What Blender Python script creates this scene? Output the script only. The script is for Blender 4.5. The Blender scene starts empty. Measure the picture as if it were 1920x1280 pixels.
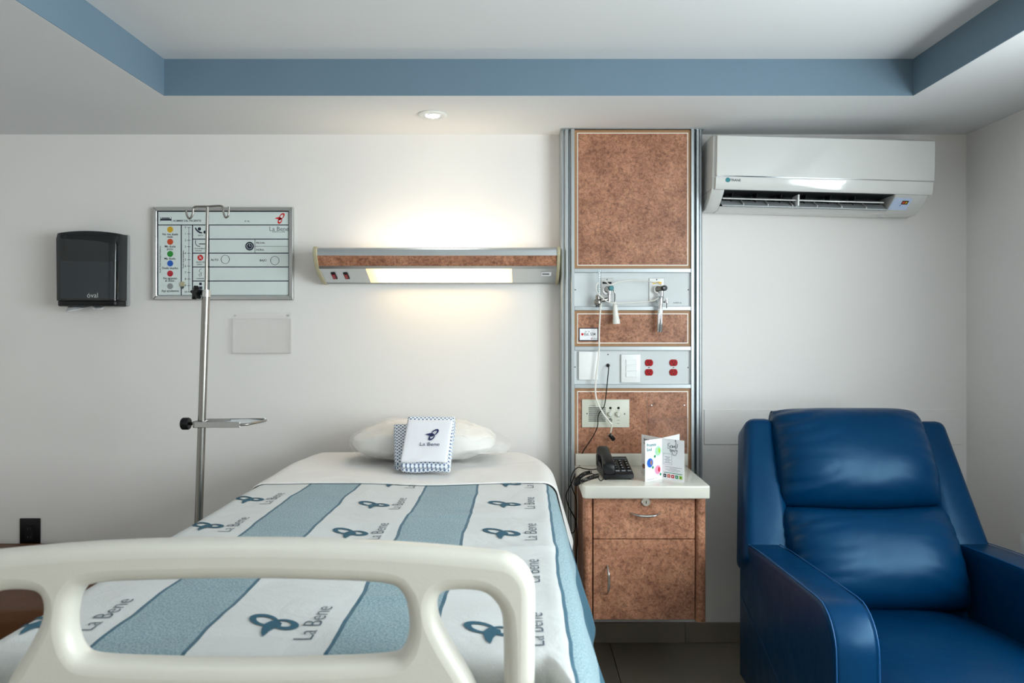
import bpy, bmesh, math, random
from mathutils import Vector, Matrix, noise
random.seed(7)
S = bpy.context.scene
COL = S.collection
PI = math.pi
R = math.radians

# ------------------------------------------------------------------ camera, world, exposure
F = 1400.0            # focal length in pixels of a 1920 wide frame
CX, CY = 980.0, 613.0   # vanishing point of the depth lines
H = 1.34              # camera height
D = 3.18              # distance to the headboard wall
cd = bpy.data.cameras.new('camera'); cam = bpy.data.objects.new('camera', cd); COL.objects.link(cam)
cam.location = (0, 0, H); cam.rotation_euler = (R(90), 0, 0)
cd.sensor_width = 36; cd.lens = 36 * F / 1920
cd.shift_x = -(CX - 960) / 1920; cd.shift_y = -(640 - CY) / 1920
cd.clip_start = 0.02
cd.dof.use_dof = True; cd.dof.focus_distance = 2.7; cd.dof.aperture_fstop = 5.6
S.camera = cam
S.view_settings.view_transform = 'Standard'; S.view_settings.look = 'None'
S.view_settings.gamma = 1.0; S.view_settings.exposure = 0.0
S.view_settings.use_curve_mapping = False
S.cycles.transparent_max_bounces = 48
SKY = 16.5
w = bpy.data.worlds.new('sky'); S.world = w; w.use_nodes = True
bg = w.node_tree.nodes['Background']; bg.inputs[0].default_value = (0.89, 0.955, 1.0, 1); bg.inputs[1].default_value = SKY
XW, XL, YB = 1.89, -2.75, -1.7          # right wall, left wall, wall behind the camera
WIN = [(-0.75, 1.80, 0.85, 2.05)]         # window in the right wall: y0, y1, z0, z1
def portal(name, loc, rot, sx, sy):
    l = bpy.data.lights.new(name, 'AREA'); l.shape = 'RECTANGLE'; l.size = sx; l.size_y = sy
    l.cycles.is_portal = True
    o = bpy.data.objects.new(name, l); COL.objects.link(o); o.location = loc; o.rotation_euler = rot
    return o
for (a, b, c, d) in WIN:
    portal('window_daylight', (XW + 0.10, (a + b) / 2, (c + d) / 2), (0, R(90), 0), d - c, b - a)

# ------------------------------------------------------------------ colours and materials
def lin(v):
    v /= 255.0
    return v / 12.92 if v <= 0.04045 else ((v + 0.055) / 1.055) ** 2.4
def rgb(r, g, b): return (lin(r), lin(g), lin(b), 1.0)
M = {}
def nt(name):
    m = bpy.data.materials.new(name); m.use_nodes = True; M[name] = m
    return m, m.node_tree, m.node_tree.nodes['Principled BSDF']
def setp(p, **k):
    for a, b in k.items():
        a = {'rough': 'Roughness', 'metal': 'Metallic', 'spec': 'Specular IOR Level', 'coat': 'Coat Weight', 'coatr': 'Coat Roughness',
             'sheen': 'Sheen Weight', 'alpha': 'Alpha', 'trans': 'Transmission Weight', 'col': 'Base Color'}[a]
        p.inputs[a].default_value = b
def add(t, typ, **k):
    n = t.nodes.new(typ)
    for a, b in k.items(): setattr(n, a, b)
    return n
def plain(name, col, var=0.03, scale=40, bump=0.0, bscale=200, **k):
    """procedural paint / plastic / metal: base colour with slight mottling and optional fine relief"""
    m, t, p = nt(name); setp(p, **k)
    tc = add(t, 'ShaderNodeTexCoord')
    n = add(t, 'ShaderNodeTexNoise'); n.inputs['Scale'].default_value = scale; n.inputs['Detail'].default_value = 3
    t.links.new(tc.outputs['Object'], n.inputs['Vector'])
    r = add(t, 'ShaderNodeValToRGB')
    r.color_ramp.elements[0].position = 0.3; r.color_ramp.elements[1].position = 0.7
    r.color_ramp.elements[0].color = tuple(c * (1 - var) for c in col[:3]) + (1,)
    r.color_ramp.elements[1].color = tuple(min(1, c * (1 + var)) for c in col[:3]) + (1,)
    t.links.new(n.outputs['Fac'], r.inputs['Fac']); t.links.new(r.outputs['Color'], p.inputs['Base Color'])
    if bump:
        n2 = add(t, 'ShaderNodeTexNoise'); n2.inputs['Scale'].default_value = bscale; n2.inputs['Detail'].default_value = 4
        t.links.new(tc.outputs['Object'], n2.inputs['Vector'])
        b = add(t, 'ShaderNodeBump'); b.inputs['Strength'].default_value = bump; b.inputs['Distance'].default_value = 0.004
        t.links.new(n2.outputs['Fac'], b.inputs['Height']); t.links.new(b.outputs['Normal'], p.inputs['Normal'])
    return m
plain('wall_paint', rgb(229, 225, 222), 0.012, 3, 0.05, 120, rough=0.55, spec=0.3)
plain('ceiling_paint', rgb(222, 223, 224), 0.01, 3, 0.04, 100, rough=0.7, spec=0.2)
plain('blue_paint', rgb(106, 127, 143), 0.02, 4, 0.05, 100, rough=0.6, spec=0.3)
plain('trim_white', rgb(222, 223, 222), 0.01, 6, rough=0.4)
plain('tile', rgb(138, 128, 112), 0.08, 5, 0.03, 60, rough=0.3)
plain('grout', rgb(105, 98, 88), 0.05, 60, rough=0.9)
plain('white_plastic', rgb(236, 237, 236), 0.008, 20, rough=0.25)
plain('ac_white', rgb(214, 214, 211), 0.008, 10, rough=0.12, coat=0.4, coatr=0.05)
plain('bed_plastic', rgb(205, 201, 191), 0.012, 14, 0.06, 260, rough=0.33)
plain('grey_plastic', rgb(150, 152, 152), 0.02, 30, rough=0.4)
plain('vent_dark', rgb(22, 26, 30), 0.05, 30, rough=0.5)
plain('vane_grey', rgb(170, 174, 176), 0.02, 30, rough=0.35)
plain('black_plastic', rgb(11, 12, 14), 0.05, 60, 0.05, 500, rough=0.36, spec=0.3)
plain('black_rubber', rgb(10, 10, 11), 0.05, 60, rough=0.55, spec=0.3)
plain('key_grey', rgb(120, 124, 128), 0.05, 60, rough=0.35)
plain('beige_cap', rgb(176, 167, 136), 0.03, 30, rough=0.45)
plain('brown_edge', rgb(158, 117, 80), 0.05, 60, rough=0.45)
plain('white_line', rgb(238, 232, 222), 0.01, 60, rough=0.4)
plain('enamel', rgb(208, 212, 213), 0.01, 8, rough=0.28)
plain('intercom_beige', rgb(200, 200, 186), 0.015, 30, rough=0.4)
plain('red_outlet', rgb(160, 6, 14), 0.03, 60, rough=0.35, spec=0.25)
plain('red_switch', rgb(150, 14, 26), 0.03, 60, rough=0.25)
plain('counter', rgb(218, 215, 204), 0.012, 25, rough=0.22, coat=0.2)
plain('paper', rgb(238, 238, 240), 0.01, 30, rough=0.7)
plain('ink', rgb(22, 28, 52), 0.05, 60, rough=0.5)
plain('ink_grey', rgb(90, 94, 100), 0.05, 60, rough=0.5)
plain('navy_thread', rgb(18, 34, 84), 0.06, 300, rough=0.7)
plain('teal_print', rgb(44, 90, 110), 0.08, 400, 0.2, 900, rough=0.85)
plain('slate_print', rgb(64, 84, 98), 0.08, 400, rough=0.85)
plain('logo_red', rgb(206, 26, 30), 0.03, 60, rough=0.5)
plain('dot_yellow', rgb(214, 168, 20), 0.03, 60, rough=0.4)
plain('dot_orange', rgb(206, 74, 26), 0.03, 60, rough=0.4)
plain('dot_green', rgb(26, 140, 40), 0.03, 60, rough=0.4)
plain('dot_blue', rgb(24, 92, 190), 0.03, 60, rough=0.4)
plain('dot_red', rgb(184, 22, 44), 0.03, 60, rough=0.4)
plain('dot_grey', rgb(150, 152, 152), 0.03, 60, rough=0.4)
plain('yellow_label', rgb(232, 188, 60), 0.02, 60, rough=0.4)
plain('board_white', rgb(214, 224, 221), 0.01, 8, rough=0.16)
plain('print_teal', rgb(20, 120, 130), 0.03, 60, rough=0.5)
plain('print_mint', rgb(160, 205, 165), 0.10, 300, rough=0.5)
plain('print_pink', rgb(240, 140, 170), 0.08, 300, rough=0.5)
plain('print_food', rgb(150, 110, 90), 0.3, 500, rough=0.5)
plain('print_lime', rgb(150, 200, 50), 0.05, 100, rough=0.5)
plain('print_green', rgb(30, 140, 90), 0.05, 100, rough=0.5)
plain('sky_sticker', rgb(200, 216, 244), 0.02, 50, rough=0.3)
plain('teal_knob', rgb(20, 110, 120), 0.05, 60, rough=0.3)
plain('nozzle', rgb(226, 224, 216), 0.02, 60, rough=0.35)
plain('cable_white', rgb(222, 220, 212), 0.02, 60, rough=0.45)
plain('lamp_ring', rgb(216, 220, 220), 0.02, 40, rough=0.3)
plain('seam_thread', rgb(14, 84, 140), 0.05, 300, rough=0.5)
plain('gasket_grey', rgb(70, 76, 82), 0.05, 60, rough=0.6)
def metal(name, col, rough, scale=(4, 4, 300), var=0.06):
    m, t, p = nt(name); setp(p, metal=1.0, rough=rough)
    tc = add(t, 'ShaderNodeTexCoord'); mp = add(t, 'ShaderNodeMapping'); mp.inputs['Scale'].default_value = scale
    n = add(t, 'ShaderNodeTexNoise'); n.inputs['Scale'].default_value = 3
    t.links.new(tc.outputs['Object'], mp.inputs[0]); t.links.new(mp.outputs[0], n.inputs['Vector'])
    r = add(t, 'ShaderNodeValToRGB')
    r.color_ramp.elements[0].color = tuple(c * (1 - var) for c in col[:3]) + (1,)
    r.color_ramp.elements[1].color = tuple(min(1, c * (1 + var)) for c in col[:3]) + (1,)
    t.links.new(n.outputs['Fac'], r.inputs['Fac']); t.links.new(r.outputs['Color'], p.inputs['Base Color'])
metal('aluminium', rgb(184, 190, 193), 0.38, (200, 200, 2))
metal('alu_lamp', rgb(204, 208, 210), 0.33, (2, 200, 200))
metal('chrome', rgb(222, 224, 226), 0.1, (30, 30, 30), 0.02)
metal('steel', rgb(150, 147, 142), 0.26, (60, 60, 4), 0.05)
metal('steel_brushed', rgb(196, 197, 196), 0.3, (60, 60, 60), 0.04)
def laminate(name, k=1.0):
    m, t, p = nt(name); setp(p, rough=0.38, spec=0.4)
    tc = add(t, 'ShaderNodeTexCoord')
    def nz(s, d, ro=0.6, dist=0.0):
        n = add(t, 'ShaderNodeTexNoise'); n.inputs['Scale'].default_value = s; n.inputs['Detail'].default_value = d
        n.inputs['Roughness'].default_value = ro; n.inputs['Distortion'].default_value = dist
        t.links.new(tc.outputs['Object'], n.inputs['Vector']); return n
    a = nz(11, 6, 0.68, 0.4); b = nz(95, 5, 0.7, 0.8); c = nz(36, 5, 0.75, 1.2)
    r = add(t, 'ShaderNodeValToRGB'); e = r.color_ramp.elements
    e[0].position = 0.30; e[0].color = rgb(146, 99, 76); e[1].position = 0.72; e[1].color = rgb(198, 146, 116)
    x = e.new(0.5); x.color = rgb(176, 124, 97)
    t.links.new(a.outputs['Fac'], r.inputs['Fac'])
    r2 = add(t, 'ShaderNodeValToRGB'); e = r2.color_ramp.elements
    e[0].position = 0.36; e[0].color = (0.42, 0.36, 0.34, 1); e[1].position = 0.56; e[1].color = (1.04, 1.02, 1.0, 1)
    t.links.new(b.outputs['Fac'], r2.inputs['Fac'])
    r3 = add(t, 'ShaderNodeValToRGB'); e = r3.color_ramp.elements
    e[0].position = 0.36; e[0].color = (0.62, 0.58, 0.56, 1); e[1].position = 0.52; e[1].color = (1, 1, 1, 1)
    t.links.new(c.outputs['Fac'], r3.inputs['Fac'])
    m1 = add(t, 'ShaderNodeMixRGB', blend_type='MULTIPLY'); m1.inputs[0].default_value = 0.85
    m2 = add(t, 'ShaderNodeMixRGB', blend_type='MULTIPLY'); m2.inputs[0].default_value = 0.9
    t.links.new(r.outputs[0], m1.inputs[1]); t.links.new(r2.outputs[0], m1.inputs[2])
    t.links.new(m1.outputs[0], m2.inputs[1]); t.links.new(r3.outputs[0], m2.inputs[2])
    t.links.new(m2.outputs[0], p.inputs['Base Color'])
laminate('laminate')
def glassy(name, tint, gloss=0.12, rough=0.03):
    """thin clear plastic: tinted see-through with a surface reflection"""
    m = bpy.data.materials.new(name); m.use_nodes = True; M[name] = m; t = m.node_tree
    t.nodes.remove(t.nodes['Principled BSDF']); out = t.nodes['Material Output']
    tr = add(t, 'ShaderNodeBsdfTransparent'); tr.inputs[0].default_value = tint
    gl = add(t, 'ShaderNodeBsdfGlossy'); gl.inputs['Roughness'].default_value = rough
    gl.inputs['Color'].default_value = (1, 1, 1, 1)
    lw = add(t, 'ShaderNodeLayerWeight'); lw.inputs['Blend'].default_value = 0.5
    pw = add(t, 'ShaderNodeMath', operation='POWER'); pw.inputs[1].default_value = 4.0
    ml = add(t, 'ShaderNodeMath', operation='MULTIPLY_ADD'); ml.inputs[1].default_value = gloss * 3; ml.inputs[2].default_value = gloss * 0.25
    mx = add(t, 'ShaderNodeMixShader')
    t.links.new(lw.outputs['Facing'], pw.inputs[0]); t.links.new(pw.outputs[0], ml.inputs[0]); t.links.new(ml.outputs[0], mx.inputs[0])
    t.links.new(tr.outputs[0], mx.inputs[1]); t.links.new(gl.outputs[0], mx.inputs[2])
    t.links.new(mx.outputs[0], out.inputs[0])
glassy('clear_acrylic', (0.994, 0.992, 0.992, 1), 0.08)
glassy('acrylic_edge', (0.93, 0.93, 0.93, 1), 0.2)
glassy('window_glass', (0.96, 0.98, 0.97, 1), 0.1)
glassy('smoked', (0.115, 0.145, 0.165, 1), 0.2, 0.08)
glassy('flow_tube', (0.90, 0.93, 0.94, 1), 0.12)
def plasticwrap():
    m, t, p = nt('plastic_wrap'); setp(p, rough=0.12, alpha=0.2, col=(0.9, 0.9, 0.9, 1))
    tc = add(t, 'ShaderNodeTexCoord'); n = add(t, 'ShaderNodeTexNoise'); n.inputs['Scale'].default_value = 16; n.inputs['Detail'].default_value = 4
    n.inputs['Distortion'].default_value = 1.5
    t.links.new(tc.outputs['Object'], n.inputs['Vector'])
    b = add(t, 'ShaderNodeBump'); b.inputs['Strength'].default_value = 0.45; b.inputs['Distance'].default_value = 0.02
    t.links.new(n.outputs['Fac'], b.inputs['Height']); t.links.new(b.outputs['Normal'], p.inputs['Normal'])
plasticwrap()
def emit(name, col, st):
    m, t, p = nt(name); setp(p, col=col, rough=0.4)
    p.inputs['Emission Color'].default_value = col; p.inputs['Emission Strength'].default_value = st
def cloth(name, col, bump=0.25, wr=0.35):
    m, t, p = nt(name); setp(p, rough=0.85, sheen=0.15, col=col, spec=0.2)
    tc = add(t, 'ShaderNodeTexCoord')
    n = add(t, 'ShaderNodeTexNoise'); n.inputs['Scale'].default_value = 500; n.inputs['Detail'].default_value = 2
    n2 = add(t, 'ShaderNodeTexNoise'); n2.inputs['Scale'].default_value = 7; n2.inputs['Detail'].default_value = 4; n2.inputs['Distortion'].default_value = 0.7
    for q in (n, n2): t.links.new(tc.outputs['Object'], q.inputs['Vector'])
    b = add(t, 'ShaderNodeBump'); b.inputs['Strength'].default_value = bump; b.inputs['Distance'].default_value = 0.001
    b2 = add(t, 'ShaderNodeBump'); b2.inputs['Strength'].default_value = wr; b2.inputs['Distance'].default_value = 0.02
    t.links.new(n.outputs['Fac'], b.inputs['Height']); t.links.new(n2.outputs['Fac'], b2.inputs['Height'])
    t.links.new(b2.outputs['Normal'], b.inputs['Normal']); t.links.new(b.outputs['Normal'], p.inputs['Normal'])
    return m, t, p
cloth('sheet_white', rgb(224, 221, 218))
cloth('towel_white', rgb(228, 228, 233), 0.6, 0.2)
cloth('pillow_white', rgb(230, 227, 222), 0.2, 0.6)
def math_n(t, op, a, b=None):
    n = add(t, 'ShaderNodeMath', operation=op)
    for i, v in enumerate((a, b)):
        if v is None: continue
        if isinstance(v, (int, float)): n.inputs[i].default_value = v
        else: t.links.new(v, n.inputs[i])
    return n.outputs[0]
PERIOD, STRIPE, S0 = 0.39, 0.172, -0.705
def blanket_mat():
    m, t, p = cloth('blanket', rgb(226, 229, 230), 0.6, 0.3); setp(p, rough=0.9)
    uv = add(t, 'ShaderNodeUVMap'); uv.uv_map = 'cloth'
    sp = add(t, 'ShaderNodeSeparateXYZ'); t.links.new(uv.outputs[0], sp.inputs[0])
    n = add(t, 'ShaderNodeTexNoise'); n.inputs['Scale'].default_value = 5.0; n.inputs['Detail'].default_value = 2
    t.links.new(uv.outputs[0], n.inputs['Vector'])
    wob = math_n(t, 'MULTIPLY', math_n(t, 'SUBTRACT', n.outputs['Fac'], 0.5), 0.022)
    x = math_n(t, 'ADD', sp.outputs[0], wob)
    ph = math_n(t, 'MULTIPLY', math_n(t, 'FRACT', math_n(t, 'DIVIDE', math_n(t, 'ADD', x, -S0 + 10 * PERIOD), PERIOD)), PERIOD)
    ins = math_n(t, 'MAXIMUM', math_n(t, 'LESS_THAN', ph, STRIPE), math_n(t, 'GREATER_THAN', x, 0.2))
    l1 = math_n(t, 'LESS_THAN', ph, 0.0075)
    l2 = math_n(t, 'MULTIPLY', math_n(t, 'GREATER_THAN', ph, STRIPE - 0.0075), ins)
    ln = math_n(t, 'MAXIMUM', l1, l2)
    wv = add(t, 'ShaderNodeTexNoise'); wv.inputs['Scale'].default_value = 260; wv.inputs['Detail'].default_value = 3; wv.inputs['Roughness'].default_value = 0.8
    t.links.new(uv.outputs[0], wv.inputs['Vector'])
    r = add(t, 'ShaderNodeValToRGB'); e = r.color_ramp.elements
    e[0].position = 0.38; e[0].color = rgb(88, 124, 138); e[1].position = 0.66; e[1].color = rgb(168, 186, 190)
    t.links.new(wv.outputs['Fac'], r.inputs['Fac'])
    m1 = add(t, 'ShaderNodeMixRGB'); m1.inputs[1].default_value = rgb(206, 208, 207)
    t.links.new(ins, m1.inputs[0]); t.links.new(r.outputs[0], m1.inputs[2])
    m2 = add(t, 'ShaderNodeMixRGB'); m2.inputs[2].default_value = rgb(42, 88, 108)
    t.links.new(ln, m2.inputs[0]); t.links.new(m1.outputs[0], m2.inputs[1])
    t.links.new(m2.outputs[0], p.inputs['Base Color'])
blanket_mat()
def gown_mat():
    m, t, p = cloth('lattice_cloth', rgb(230, 234, 240), 0.3, 0.3)
    tc = add(t, 'ShaderNodeTexCoord'); sp = add(t, 'ShaderNodeSeparateXYZ'); t.links.new(tc.outputs['Object'], sp.inputs[0])
    q = 0.0145
    yz = math_n(t, 'SUBTRACT', sp.outputs[1], sp.outputs[2])
    def cell(op):
        a = math_n(t, op, sp.outputs[0], yz)
        f = math_n(t, 'FRACT', math_n(t, 'ADD', math_n(t, 'DIVIDE', a, q), 50.0))
        return math_n(t, 'ABSOLUTE', math_n(t, 'SUBTRACT', f, 0.5))
    a, b = cell('ADD'), cell('SUBTRACT')
    mx = math_n(t, 'MAXIMUM', a, b); mn = math_n(t, 'MINIMUM', a, b)
    fl = math_n(t, 'MULTIPLY', math_n(t, 'LESS_THAN', mx, 0.34), math_n(t, 'LESS_THAN', mn, 0.2))
    mm = add(t, 'ShaderNodeMixRGB'); mm.inputs[1].default_value = rgb(232, 236, 242); mm.inputs[2].default_value = rgb(104, 122, 150)
    t.links.new(fl, mm.inputs[0]); t.links.new(mm.outputs[0], p.inputs['Base Color'])
gown_mat()
def leather(name, col, rough, bscale, bump, coat=0.0):
    m, t, p = nt(name); setp(p, rough=rough, coat=coat, coatr=0.25, spec=0.28)
    tc = add(t, 'ShaderNodeTexCoord')
    n = add(t, 'ShaderNodeTexNoise'); n.inputs['Scale'].default_value = 6; n.inputs['Detail'].default_value = 3
    v = add(t, 'ShaderNodeTexVoronoi'); v.inputs['Scale'].default_value = bscale
    n3 = add(t, 'ShaderNodeTexNoise'); n3.inputs['Scale'].default_value = 9; n3.inputs['Detail'].default_value = 2
    for q in (n, v, n3): t.links.new(tc.outputs['Object'], q.inputs['Vector'])
    r = add(t, 'ShaderNodeValToRGB')
    r.color_ramp.elements[0].color = tuple(c * 0.85 for c in col[:3]) + (1,); r.color_ramp.elements[1].color = tuple(c * 1.15 for c in col[:3]) + (1,)
    t.links.new(n.outputs['Fac'], r.inputs['Fac']); t.links.new(r.outputs[0], p.inputs['Base Color'])
    b = add(t, 'ShaderNodeBump'); b.inputs['Strength'].default_value = bump; b.inputs['Distance'].default_value = 0.001
    b2 = add(t, 'ShaderNodeBump'); b2.inputs['Strength'].default_value = 0.18; b2.inputs['Distance'].default_value = 0.02
    t.links.new(v.outputs['Distance'], b.inputs['Height']); t.links.new(n3.outputs['Fac'], b2.inputs['Height'])
    t.links.new(b2.outputs['Normal'], b.inputs['Normal']); t.links.new(b.outputs['Normal'], p.inputs['Normal'])
leather('blue_leather', rgb(0, 46, 82), 0.33, 420, 0.10, 0.0)
M['blue_leather'].node_tree.nodes['Principled BSDF'].inputs['Specular Tint'].default_value = (0.42, 0.75, 1.0, 1)
leather('brown_leather', rgb(92, 54, 26), 0.45, 300, 0.5)
def diffuser_mat():
    m, t, p = nt('warm_diffuser'); setp(p, col=(0.9, 0.8, 0.6, 1), rough=0.4)
    tc = add(t, 'ShaderNodeTexCoord'); sp = add(t, 'ShaderNodeSeparateXYZ'); t.links.new(tc.outputs['Generated'], sp.inputs[0])
    r = add(t, 'ShaderNodeValToRGB'); e = r.color_ramp.elements; r.color_ramp.interpolation = 'EASE'
    e[0].position = 0.0; e[0].color = (0.20, 0.115, 0.04, 1); e[1].position = 1.0; e[1].color = (0.22, 0.15, 0.07, 1)
    for q, c in ((0.22, (0.95, 0.66, 0.32, 1)), (0.5, (1.0, 0.73, 0.38, 1)), (0.85, (0.95, 0.66, 0.32, 1))): x = e.new(q); x.color = c
    t.links.new(sp.outputs[0], r.inputs['Fac']); t.links.new(r.outputs[0], p.inputs['Emission Color']); p.inputs['Emission Strength'].default_value = 6.5
diffuser_mat()
emit('lamp_glow', (0.92, 1.0, 1.0, 1), 22.0)

# ------------------------------------------------------------------ mesh helpers
OFF = {}
class MB:
    def __init__(s): s.v = []; s.f = []; s.uv = None
    def add(s, vs, fs):
        o = len(s.v); s.v += [Vector(p) for p in vs]; s.f += [tuple(i + o for i in f) for f in fs]; return s
    def bm(s, b):
        b.verts.ensure_lookup_table(); b.verts.index_update()
        return s.add([p.co.copy() for p in b.verts], [[q.index for q in f.verts] for f in b.faces])
    def box(s, x0, x1, y0, y1, z0, z1, r=0.0, seg=2, mat=None):
        b = bmesh.new(); bmesh.ops.create_cube(b, size=1)
        for p in b.verts: p.co = Vector((x0 + (p.co.x + .5) * (x1 - x0), y0 + (p.co.y + .5) * (y1 - y0), z0 + (p.co.z + .5) * (z1 - z0)))
        if r: bmesh.ops.bevel(b, geom=b.edges[:], offset=r, segments=seg, profile=0.5, affect='EDGES')
        if mat: bmesh.ops.transform(b, matrix=mat, verts=b.verts)
        s.bm(b); b.free(); return s
    def prism(s, poly, axis, a, b, r=0.0, seg=2, fn=None):
        """poly of 2-D points extruded along axis ('x','y','z') from a to b"""
        m = bmesh.new()
        mk = {'x': lambda p, d: (d, p[0], p[1]), 'y': lambda p, d: (p[0], d, p[1]), 'z': lambda p, d: (p[0], p[1], d)}[axis]
        A = [m.verts.new(mk(p, a)) for p in poly]; B = [m.verts.new(mk(p, b)) for p in poly]
        n = len(poly); m.faces.new(A); m.faces.new(B[::-1])
        cap = set()
        for i in range(n): m.faces.new((A[i], B[i], B[(i + 1) % n], A[(i + 1) % n]))
        bmesh.ops.recalc_face_normals(m, faces=m.faces)
        if r:
            m.edges.ensure_lookup_table()
            es = [e for e in m.edges if (e.verts[0] in A) == (e.verts[1] in A)]
            bmesh.ops.bevel(m, geom=es, offset=r, segments=seg, profile=0.5, affect='EDGES')
        if fn:
            for p in m.verts: p.co = Vector(fn(p.co))
        s.bm(m); m.free(); return s
    def tube(s, pts, r, seg=10, cap=True):
        pts = [Vector(p) for p in pts]; n = len(pts); rs = r if isinstance(r, (list, tuple)) else [r] * n
        t0 = (pts[1] - pts[0]).normalized(); u = t0.orthogonal().normalized(); rings = []; vs = []
        for i, p in enumerate(pts):
            t = (pts[min(i + 1, n - 1)] - pts[max(i - 1, 0)]).normalized()
            u = (u - t * u.dot(t)).normalized(); q = t.cross(u)
            for k in range(seg):
                a = 2 * PI * k / seg; vs.append(p + (u * math.cos(a) + q * math.sin(a)) * rs[i])
        fs = [(i * seg + k, i * seg + (k + 1) % seg, (i + 1) * seg + (k + 1) % seg, (i + 1) * seg + k) for i in range(n - 1) for k in range(seg)]
        if cap: fs += [tuple(range(seg))[::-1], tuple((n - 1) * seg + k for k in range(seg))]
        return s.add(vs, fs)
    def lathe(s, prof, o, ax=(0, 0, 1), seg=20):
        """prof: (radius, height along ax) list"""
        ax = Vector(ax).normalized(); u = ax.orthogonal().normalized(); q = ax.cross(u); o = Vector(o); vs = []; n = len(prof)
        for (r, h) in prof:
            for k in range(seg):
                a = 2 * PI * k / seg; vs.append(o + ax * h + (u * math.cos(a) + q * math.sin(a)) * r)
        fs = [(i * seg + k, i * seg + (k + 1) % seg, (i + 1) * seg + (k + 1) % seg, (i + 1) * seg + k) for i in range(n - 1) for k in range(seg)]
        if prof[0][0] > 1e-6: fs.append(tuple(range(seg))[::-1])
        if prof[-1][0] > 1e-6: fs.append(tuple((n - 1) * seg + k for k in range(seg)))
        return s.add(vs, fs)
    def grid(s, fn, nu, nv):
        vs = [fn(i / nu, j / nv) for j in range(nv + 1) for i in range(nu + 1)]
        fs = [(j * (nu + 1) + i, j * (nu + 1) + i + 1, (j + 1) * (nu + 1) + i + 1, (j + 1) * (nu + 1) + i) for j in range(nv) for i in range(nu)]
        return s.add(vs, fs)
    def build(s, name, mat, parent=None, smooth=False, angle=40, recalc=True):
        off = OFF.get(parent.name, Vector()) if parent else Vector()
        me = bpy.data.meshes.new(name); me.from_pydata([p - off for p in s.v], [], s.f); me.update()
        if recalc:
            b = bmesh.new(); b.from_mesh(me); bmesh.ops.recalc_face_normals(b, faces=b.faces); b.to_mesh(me); b.free()
        me.materials.append(M[mat])
        if smooth:
            me.polygons.foreach_set('use_smooth', [True] * len(me.polygons))
            try: me.set_sharp_from_angle(angle=R(angle))
            except Exception: pass
        o = bpy.data.objects.new(name, me); COL.objects.link(o)
        if parent: o.parent = parent; OFF[o.name] = off
        return o
def tag(o, label, cat, group=None):
    o['label'] = label; o['category'] = cat
    if group: o['group'] = group
    return o
def thing(name, label, cat, loc=(0, 0, 0), rot=None, local=False, group=None):
    o = bpy.data.objects.new(name, None); COL.objects.link(o); o.location = loc; o.empty_display_size = 0.05
    if rot: o.rotation_euler = rot
    OFF[o.name] = Vector() if local else Vector(loc)
    return tag(o, label, cat, group)
def struct(o): o['kind'] = 'structure'; return o
def W(px, py, Y): return Vector(((px - CX) / F * Y, Y, H - (py - CY) / F * Y))
def spline(pts, n=8):
    """Catmull-Rom through pts"""
    P = [Vector(p) for p in pts]; P = [2 * P[0] - P[1]] + P + [2 * P[-1] - P[-2]]; out = []
    for i in range(1, len(P) - 2):
        a, b, c, d = P[i - 1:i + 3]
        for k in range(n):
            t = k / n
            out.append(0.5 * ((2 * b) + (c - a) * t + (2 * a - 5 * b + 4 * c - d) * t * t + (3 * b - a - 3 * c + d) * t ** 3))
    out.append(P[-2]); return out
def rrect(x0, x1, y0, y1, r, n=5):
    out = []
    for (cx, cy, a0) in ((x1 - r, y1 - r, 0), (x0 + r, y1 - r, 90), (x0 + r, y0 + r, 180), (x1 - r, y0 + r, 270)):
        for k in range(n + 1):
            a = R(a0 + 90 * k / n); out.append((cx + r * math.cos(a), cy + r * math.sin(a)))
    return out
_tc = {}
def text_geo(body, size, align='CENTER', thin=0.0):
    key = (body, align, thin)
    if key not in _tc:
        c = bpy.data.curves.new('t', 'FONT'); c.body = body; c.size = 1; c.align_x = align; c.align_y = 'CENTER'; c.resolution_u = 3; c.offset = thin
        o = bpy.data.objects.new('t', c); COL.objects.link(o); dg = bpy.context.evaluated_depsgraph_get(); dg.update()
        me = bpy.data.meshes.new_from_object(o.evaluated_get(dg))
        _tc[key] = ([p.co.copy() for p in me.vertices], [tuple(f.vertices) for f in me.polygons])
        bpy.data.objects.remove(o); bpy.data.curves.remove(c); bpy.data.meshes.remove(me)
    v, f = _tc[key]
    return [(p.x * size, p.y * size) for p in v], f
def lettering(body, size, fn, mat, parent, name='lettering', align='CENTER', thin=0.0, sx=1.0):
    v, f = text_geo(body, size, align, thin); b = MB(); b.add([fn(p[0] * sx, p[1]) for p in v], f)
    return b.build(name, mat, parent, recalc=False)
def wallplane(x, y, z, rot=0.0):
    c, s_ = math.cos(rot), math.sin(rot)
    return lambda u, v: (x + u * c - v * s_, y, z + u * s_ + v * c)
def disc_y(b, x, y, z, r, n=20): return b.add([(x + r * math.cos(2 * PI * k / n), y, z + r * math.sin(2 * PI * k / n)) for k in range(n)], [tuple(range(n))])
def ring2(fn, cx, cz, ax, az, rot, t0, t1=None, n=28):
    """flat elliptical ring with a stroke that swells on one side, mapped by fn"""
    b = MB(); vs = []; c, s_ = math.cos(rot), math.sin(rot)
    for k in range(n):
        a = 2 * PI * k / n; t = t0 if t1 is None else t0 + (t1 - t0) * (0.5 - 0.5 * math.cos(a))
        for q in (1, 0):
            ex = (ax - (0 if q else t)) * math.cos(a); ez = (az - (0 if q else t * 0.75)) * math.sin(a)
            vs.append(fn(cx + ex * c - ez * s_, cz + ex * s_ + ez * c))
    b.add(vs, [(2 * k, 2 * ((k + 1) % n), 2 * ((k + 1) % n) + 1, 2 * k + 1) for k in range(n)]); return b
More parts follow.
